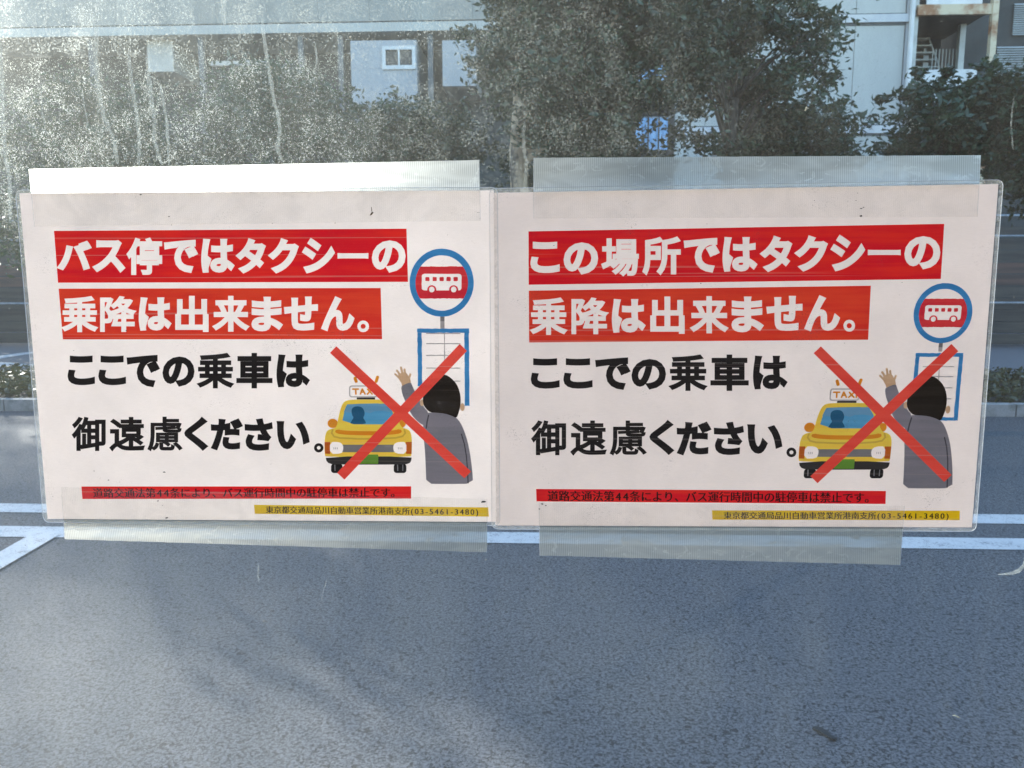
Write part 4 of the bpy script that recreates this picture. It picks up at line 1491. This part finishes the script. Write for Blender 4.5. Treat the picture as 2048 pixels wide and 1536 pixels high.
def rounded_sheet(c, r, n=6):
    """outline with rounded corners from four corners tl,tr,br,bl in picture positions"""
    out = []
    P = [np.array(p, float) for p in c]
    for i in range(4):
        p = P[i]; a = P[i - 1] - p; b = P[(i + 1) % 4] - p
        a /= np.linalg.norm(a); b /= np.linalg.norm(b)
        s0 = p + a * r; s1 = p + b * r
        for k in range(n + 1):
            t = k / n
            out.append(tuple((1 - t) ** 2 * s0 + 2 * t * (1 - t) * p + t * t * s1))
    return out


def make_sign(side, paper_c, film_c, label):
    y0 = LEFT_Y if side == 0 else RIGHT_Y
    cen = at(sum(p[0] for p in paper_c) / 4, sum(p[1] for p in paper_c) / 4, y0)
    root = empty('laminated_sign', cen, label, 'sign', 'laminated signs taped to the glass')
    pm = M['paper'] if side == 0 else M['paper2']
    f = [at(x, y, y0) for x, y in paper_c]; b = [p + np.array([0, 0.0003, 0]) for p in f]
    link_mesh('paper', f + b, [(0, 3, 2, 1), (4, 5, 6, 7), (0, 1, 5, 4), (1, 2, 6, 5), (2, 3, 7, 6), (3, 0, 4, 7)], pm, root)
    yf = y0 - 0.0006
    outl = rounded_sheet(film_c, 14)
    # clear film over the paper
    fx = [at(x, y, yf) for x, y in paper_c]
    link_mesh('film', fx, [(0, 3, 2, 1)], M['film'], root)
    # welded border: from paper edge out to the rounded outline
    n = len(outl); m = n // 4
    inner = []
    for i in range(4):
        inner += [paper_c[i]] * m
    ri = [at(x, y, yf + 0.0003) for x, y in inner]; ro = [at(x, y, yf + 0.0003) for x, y in outl]
    link_mesh('film_border', ro + ri, [(i, (i + 1) % n, n + (i + 1) % n, n + i) for i in range(n)], M['rim'], root)
    rim = MB(); pts = [at(x, y, yf) for x, y in outl]; rim.tube(pts + [pts[0]], 0.00028, 5); rim.build('film_edge', M['seal'], root, True)
    return root, pm


LP = [(38.7, 386.3), (988, 380.6), (992, 1044), (95.3, 1038)]
RP = [(986, 385.5), (1997, 368), (1944, 1055), (991, 1051)]
rl, pml = make_sign(0, LP, [(31, 380), (995, 374.5), (1000, 1051.5), (87, 1045)], 'left laminated sign, its round stop symbol set high beside the first red band')
rr, pmr = make_sign(1, RP, [(979, 377), (2007, 359.5), (1952, 1063), (984, 1058.5)], 'right laminated sign with a longer first red band and its round stop symbol set lower')

pl = Print(rl, LEFT_Y)
pl.band('heading_band', [(108, 461.8), (813, 457.3), (816, 563.7), (116, 565.4)], 'バス停ではタクシーの', [(115.4, 182.2, 482, 540), (186.4, 249.7, 480.3, 543.9), (253.2, 324.4, 475.4, 550), (328, 395, 479.6, 545.6), (402.3, 468.4, 477.6, 545.6),
        (472.9, 531, 477, 546.4), (537.6, 597, 477, 546.4), (605, 669.5, 477, 546.4), (675, 736.8, 506, 517.4), (743.7, 811.2, 480.8, 545)], 1, M['ink_red'])
pl.band('heading_band', [(117.3, 577.3), (761.3, 576), (764.2, 678.2), (125.7, 678.7)], '乗降は出来ません。', [(124, 195, 592, 664.4), (200.2, 271.2, 592, 664), (277.4, 342.2, 594.6, 661.4), (350.4, 417.2, 591.6, 664), (425.8, 497.6, 591.6, 663.4),
        (503, 564.8, 593.4, 662.6), (568, 636, 593, 661), (643, 708.6, 593.4, 661.4), (714.7, 738, 641, 664.4)], 1, M['ink_orange'])
pl.line('body_text', 'ここでの乗車は', [(135.2, 189.9, 711.5, 770.3), (196.8, 252, 711.5, 770.3), (253.5, 318.8, 710, 774), (325, 389, 713, 773), (394.8, 467, 705.8, 776.8), (472.7, 545, 705.8, 776.8), (553, 619, 709, 774.6)], 2, M['ink_black'])
pl.line('body_text', '御遠慮ください。', [(143.8, 211.4, 833.9, 902), (219, 289.3, 833.9, 902), (295, 364.7, 833.3, 902), (368.7, 414.8, 834.7, 900.6), (421.7, 484.7, 837.6, 900), (489.3, 545.3, 837, 901.5),
        (553.6, 619, 842, 898.3), (628, 647, 886.3, 905)], 2, M['ink_black'])
pl.quad('notice_band', [(162.7, 973), (822.3, 972.6), (822.3, 997.2), (164.7, 998)][::-1], 1, M['ink_red'])
LAW = '道路交通法第44条により、バス運行時間中の駐停車は禁止です。'
OFF = '東京都交通局品川自動車営業所港南支所(03-5461-3480)'
pl.small('notice_text', LAW, (185.5, 976.3), (802, 975.6), (187, 995.2), (802, 994.6), 2, M['ink_small'], 0.5)
pl.quad('contact_band', [(508, 1009.5), (976.5, 1014.7), (977.7, 1033.3), (509.5, 1027.6)][::-1], 1, M['ink_yellow'])
pl.small('contact_text', OFF, (531.5, 1012.2), (957.5, 1016.4), (532, 1026.4), (958, 1030.8), 2, M['ink_small'], 0.35)
picture(rl, 0, pml)

pr = Print(rr, RIGHT_Y)
pr.band('heading_band', [(1057, 462.8), (1888.6, 447.7), (1881.6, 557.9), (1057.4, 569.5)], 'この場所ではタクシーの', [(1060.8, 1119.4, 483.6, 546), (1127.2, 1196.3, 484.9, 548.7), (1202.8, 1277.8, 476.6, 552), (1284.8, 1361.6, 473.2, 549.2), (1367.6, 1438.4, 475.8, 544.8), (1445, 1514, 474, 543.5),
        (1521.4, 1583.9, 472, 543.6), (1590.6, 1655, 471.4, 542.8), (1662, 1730, 470.6, 542.2), (1735.7, 1801.4, 499.3, 510.5), (1808.7, 1880.8, 472.4, 538.3)], 1, M['ink_red'])
pr.band('heading_band', [(1057.7, 581.3), (1741.7, 571.4), (1736.3, 679.5), (1058.2, 684.9)], '乗降は出来ません。', [(1060.8, 1133.8, 595, 669.8), (1142.9, 1215.8, 595, 668.5), (1223.6, 1290.5, 598, 665.4), (1300.4, 1369.4, 593, 667.7), (1381, 1455.9, 592.2, 666.7), (1463, 1526.5, 593, 664.6),
        (1533, 1605, 591.7, 661.6), (1609.4, 1679.7, 591.2, 661.6), (1686.8, 1710.2, 639.4, 663.4)], 1, M['ink_orange'])
pr.line('body_text', 'ここでの乗車は', [(1061.6, 1119.3, 716.8, 777.3), (1126.8, 1185.2, 716.8, 777.3), (1190.6, 1260, 715, 779.4), (1263, 1332, 718, 778.8), (1338.5, 1413.7, 709, 781.8), (1420.8, 1497.5, 709, 781.8), (1506, 1574.3, 711.4, 778.8)], 2, M['ink_black'])
pr.line('body_text', '御遠慮ください。', [(1062.5, 1132.2, 841, 910.5), (1141, 1212.8, 841, 910.5), (1219.6, 1293, 841, 910.5), (1299, 1346.9, 841, 909), (1353.5, 1421.7, 844, 910), (1427.7, 1487.6, 844, 910), (1495, 1564.4, 848.6, 907.5), (1572.8, 1592.8, 895, 914.5)], 2, M['ink_black'])
pr.quad('notice_band', [(1072.3, 977.9), (1771.9, 981.9), (1771, 1008), (1073, 1002.8)][::-1], 1, M['ink_red'])
pr.small('notice_text', LAW, (1095.5, 981.3), (1751.5, 985.2), (1096, 1002), (1751, 1005.6), 2, M['ink_small'], 0.5)
pr.quad('contact_band', [(1424, 1020.7), (1919.9, 1021.4), (1919.3, 1040.3), (1424.7, 1039.3)][::-1], 1, M['ink_yellow'])
pr.small('contact_text', OFF, (1447.4, 1023.7), (1899, 1024.4), (1447.8, 1037.9), (1898.6, 1038.6), 2, M['ink_small'], 0.35)
picture(rr, 1, pmr)


# black specks caught on the signs
def specks(root, y, pts, name='dirt_specks'):
    vs_ = []; fs_ = []
    r_ = random.Random(len(pts))
    for x, yy, s in pts:
        k = len(vs_); n = 6
        a0 = r_.uniform(0, 3)
        for i in range(n):
            a = a0 + 2 * math.pi * i / n
            rr_ = s * r_.uniform(0.5, 1.2)
            vs_.append(at(x + math.cos(a) * rr_ * 1.5, yy + math.sin(a) * rr_ * 0.8, y))
        fs_.append(tuple(range(k, k + n)))
    o = link_mesh(name, vs_, fs_, M['speck'], root)
    o['kind'] = 'stuff'


specks(rl, -0.0038, [(281.6, 389, 1.6), (338, 433, 1.6), (343, 450, 1), (271, 394, .8), (328.5, 944, 2.4), (217, 960, 1.6), (188, 942, 1), (316, 1002, 1.4), (333, 1036, 2.2), (966, 1004, 3.2), (970, 1003, 2), (958, 425, 1), (955, 425, 1),
                     (895, 470, .8), (253, 661.5, 1.3), (147.5, 701, .8), (960, 437, .8), (545, 447, .9), (670, 446, .9), (325, 1011, .8)])
specks(rr, -0.0038, [(1722, 432, 2.6), (1722, 417, 2.2), (1727, 415, 1.4), (1715, 386, 1), (1712, 401, 1), (1629, 401, 1), (1084, 1008, 2), (1092, 1011, 1.6), (1079, 1018, 1.6), (1402, 567, 1.1), (1108, 491, 1.1), (1117, 536, .8),
                     (1804, 565, 1), (1689, 686, .8), (1799, 590, .7), (1414, 448, .8)])

# ================================================================ TAPE STRIPS
def tape(c, split_px, over_glass_first, label, seed):
    """c: tl,tr,br,bl. split_px(x): picture row where the sheet's outer edge runs under the tape"""
    cen = at(sum(p[0] for p in c) / 4, sum(p[1] for p in c) / 4, -0.003)
    root = empty('tape_strip', cen, label, 'tape', 'ribbed clear tape strips holding the signs')
    r_ = random.Random(seed)
    NX = 90

    def edge(t):
        a = np.array(c[0]) * (1 - t) + np.array(c[1]) * t
        b = np.array(c[3]) * (1 - t) + np.array(c[2]) * t
        return a, b
    YG, YP = -0.0007, -0.0034
    g = []; p_ = []
    for i in range(NX + 1):
        t = i / NX
        a, b = edge(t)
        s = split_px(a[0])
        wz = 0.00012 * math.sin(i * 0.9) + 0.0001 * r_.uniform(-1, 1)
        j = r_.uniform(-0.25, 0.25)
        a = a + np.array([0, j]); b = b + np.array([0, -j])
        xs = a[0] + (b[0] - a[0]) * (s - a[1]) / (b[1] - a[1])
        if over_glass_first:   # glass above, paper below
            rows = [(a[0], a[1], YG), (a[0] * .6 + xs * .4, a[1] * .6 + s * .4, YG + wz), (xs, s - 5, YG - 0.0006), (xs, s, YP)]
            prow = [(xs, s, YP), (b[0], b[1], YP)]
        else:
            rows = [(b[0], b[1], YG), (b[0] * .6 + xs * .4, b[1] * .6 + s * .4, YG + wz), (xs, s + 5, YG - 0.0006), (xs, s, YP)]
            prow = [(xs, s, YP), (a[0], a[1], YP)]
        g.append([at(*q_[:2], q_[2]) for q_ in rows]); p_.append([at(*q_[:2], q_[2]) for q_ in prow])

    def grid(G):
        k = len(G[0])
        vs_ = [v for row in G for v in row]
        fs_ = []
        for i in range(len(G) - 1):
            for j in range(k - 1):
                q_ = (i * k + j, (i + 1) * k + j, (i + 1) * k + j + 1, i * k + j + 1)
                fs_.append(q_ if not over_glass_first else q_[::-1])
        return vs_, fs_
    vs_, fs_ = grid(g)
    link_mesh('tape_on_glass', vs_, fs_, M['tape'], root, True)
    vs_, fs_ = grid(p_)
    link_mesh('tape_on_sheet', vs_, fs_, M['tape_paper'], root, True)
    # cut ends
    for (a, b) in ((c[0], c[3]), (c[1], c[2])):
        m = MB()
        m.tube([at(a[0], a[1], -0.0012), at(b[0], b[1], -0.0036)], 0.00014, 5)
        m.build('cut_end', M['seal'], root)
    return root


lin = lambda x0, y0, x1, y1: (lambda x: y0 + (y1 - y0) * (x - x0) / (x1 - x0))
tape([(57.7, 338.6), (958.4, 320), (960.6, 441), (69, 453)], lin(38.7, 386.3, 988, 380.6), True, 'clear ribbed tape along the top of the left sign, glaring white at its left end', 1)
tape([(122.3, 974.3), (975, 998), (973.6, 1104.6), (129.4, 1078.3)], lin(95, 1038, 992, 1044), False, 'clear ribbed tape along the foot of the left sign', 2)
tape([(1067.3, 315.6), (1961.8, 310.4), (1954.5, 433.4), (1067.3, 436.7)], lin(986, 385.5, 1997, 368), True, 'clear ribbed tape along the top of the right sign', 3)
tape([(1078, 1004.9), (1809, 1012), (1800.4, 1130), (1079.5, 1111)], lin(991, 1051, 1944, 1055), False, 'clear ribbed tape along the foot of the right sign', 4)
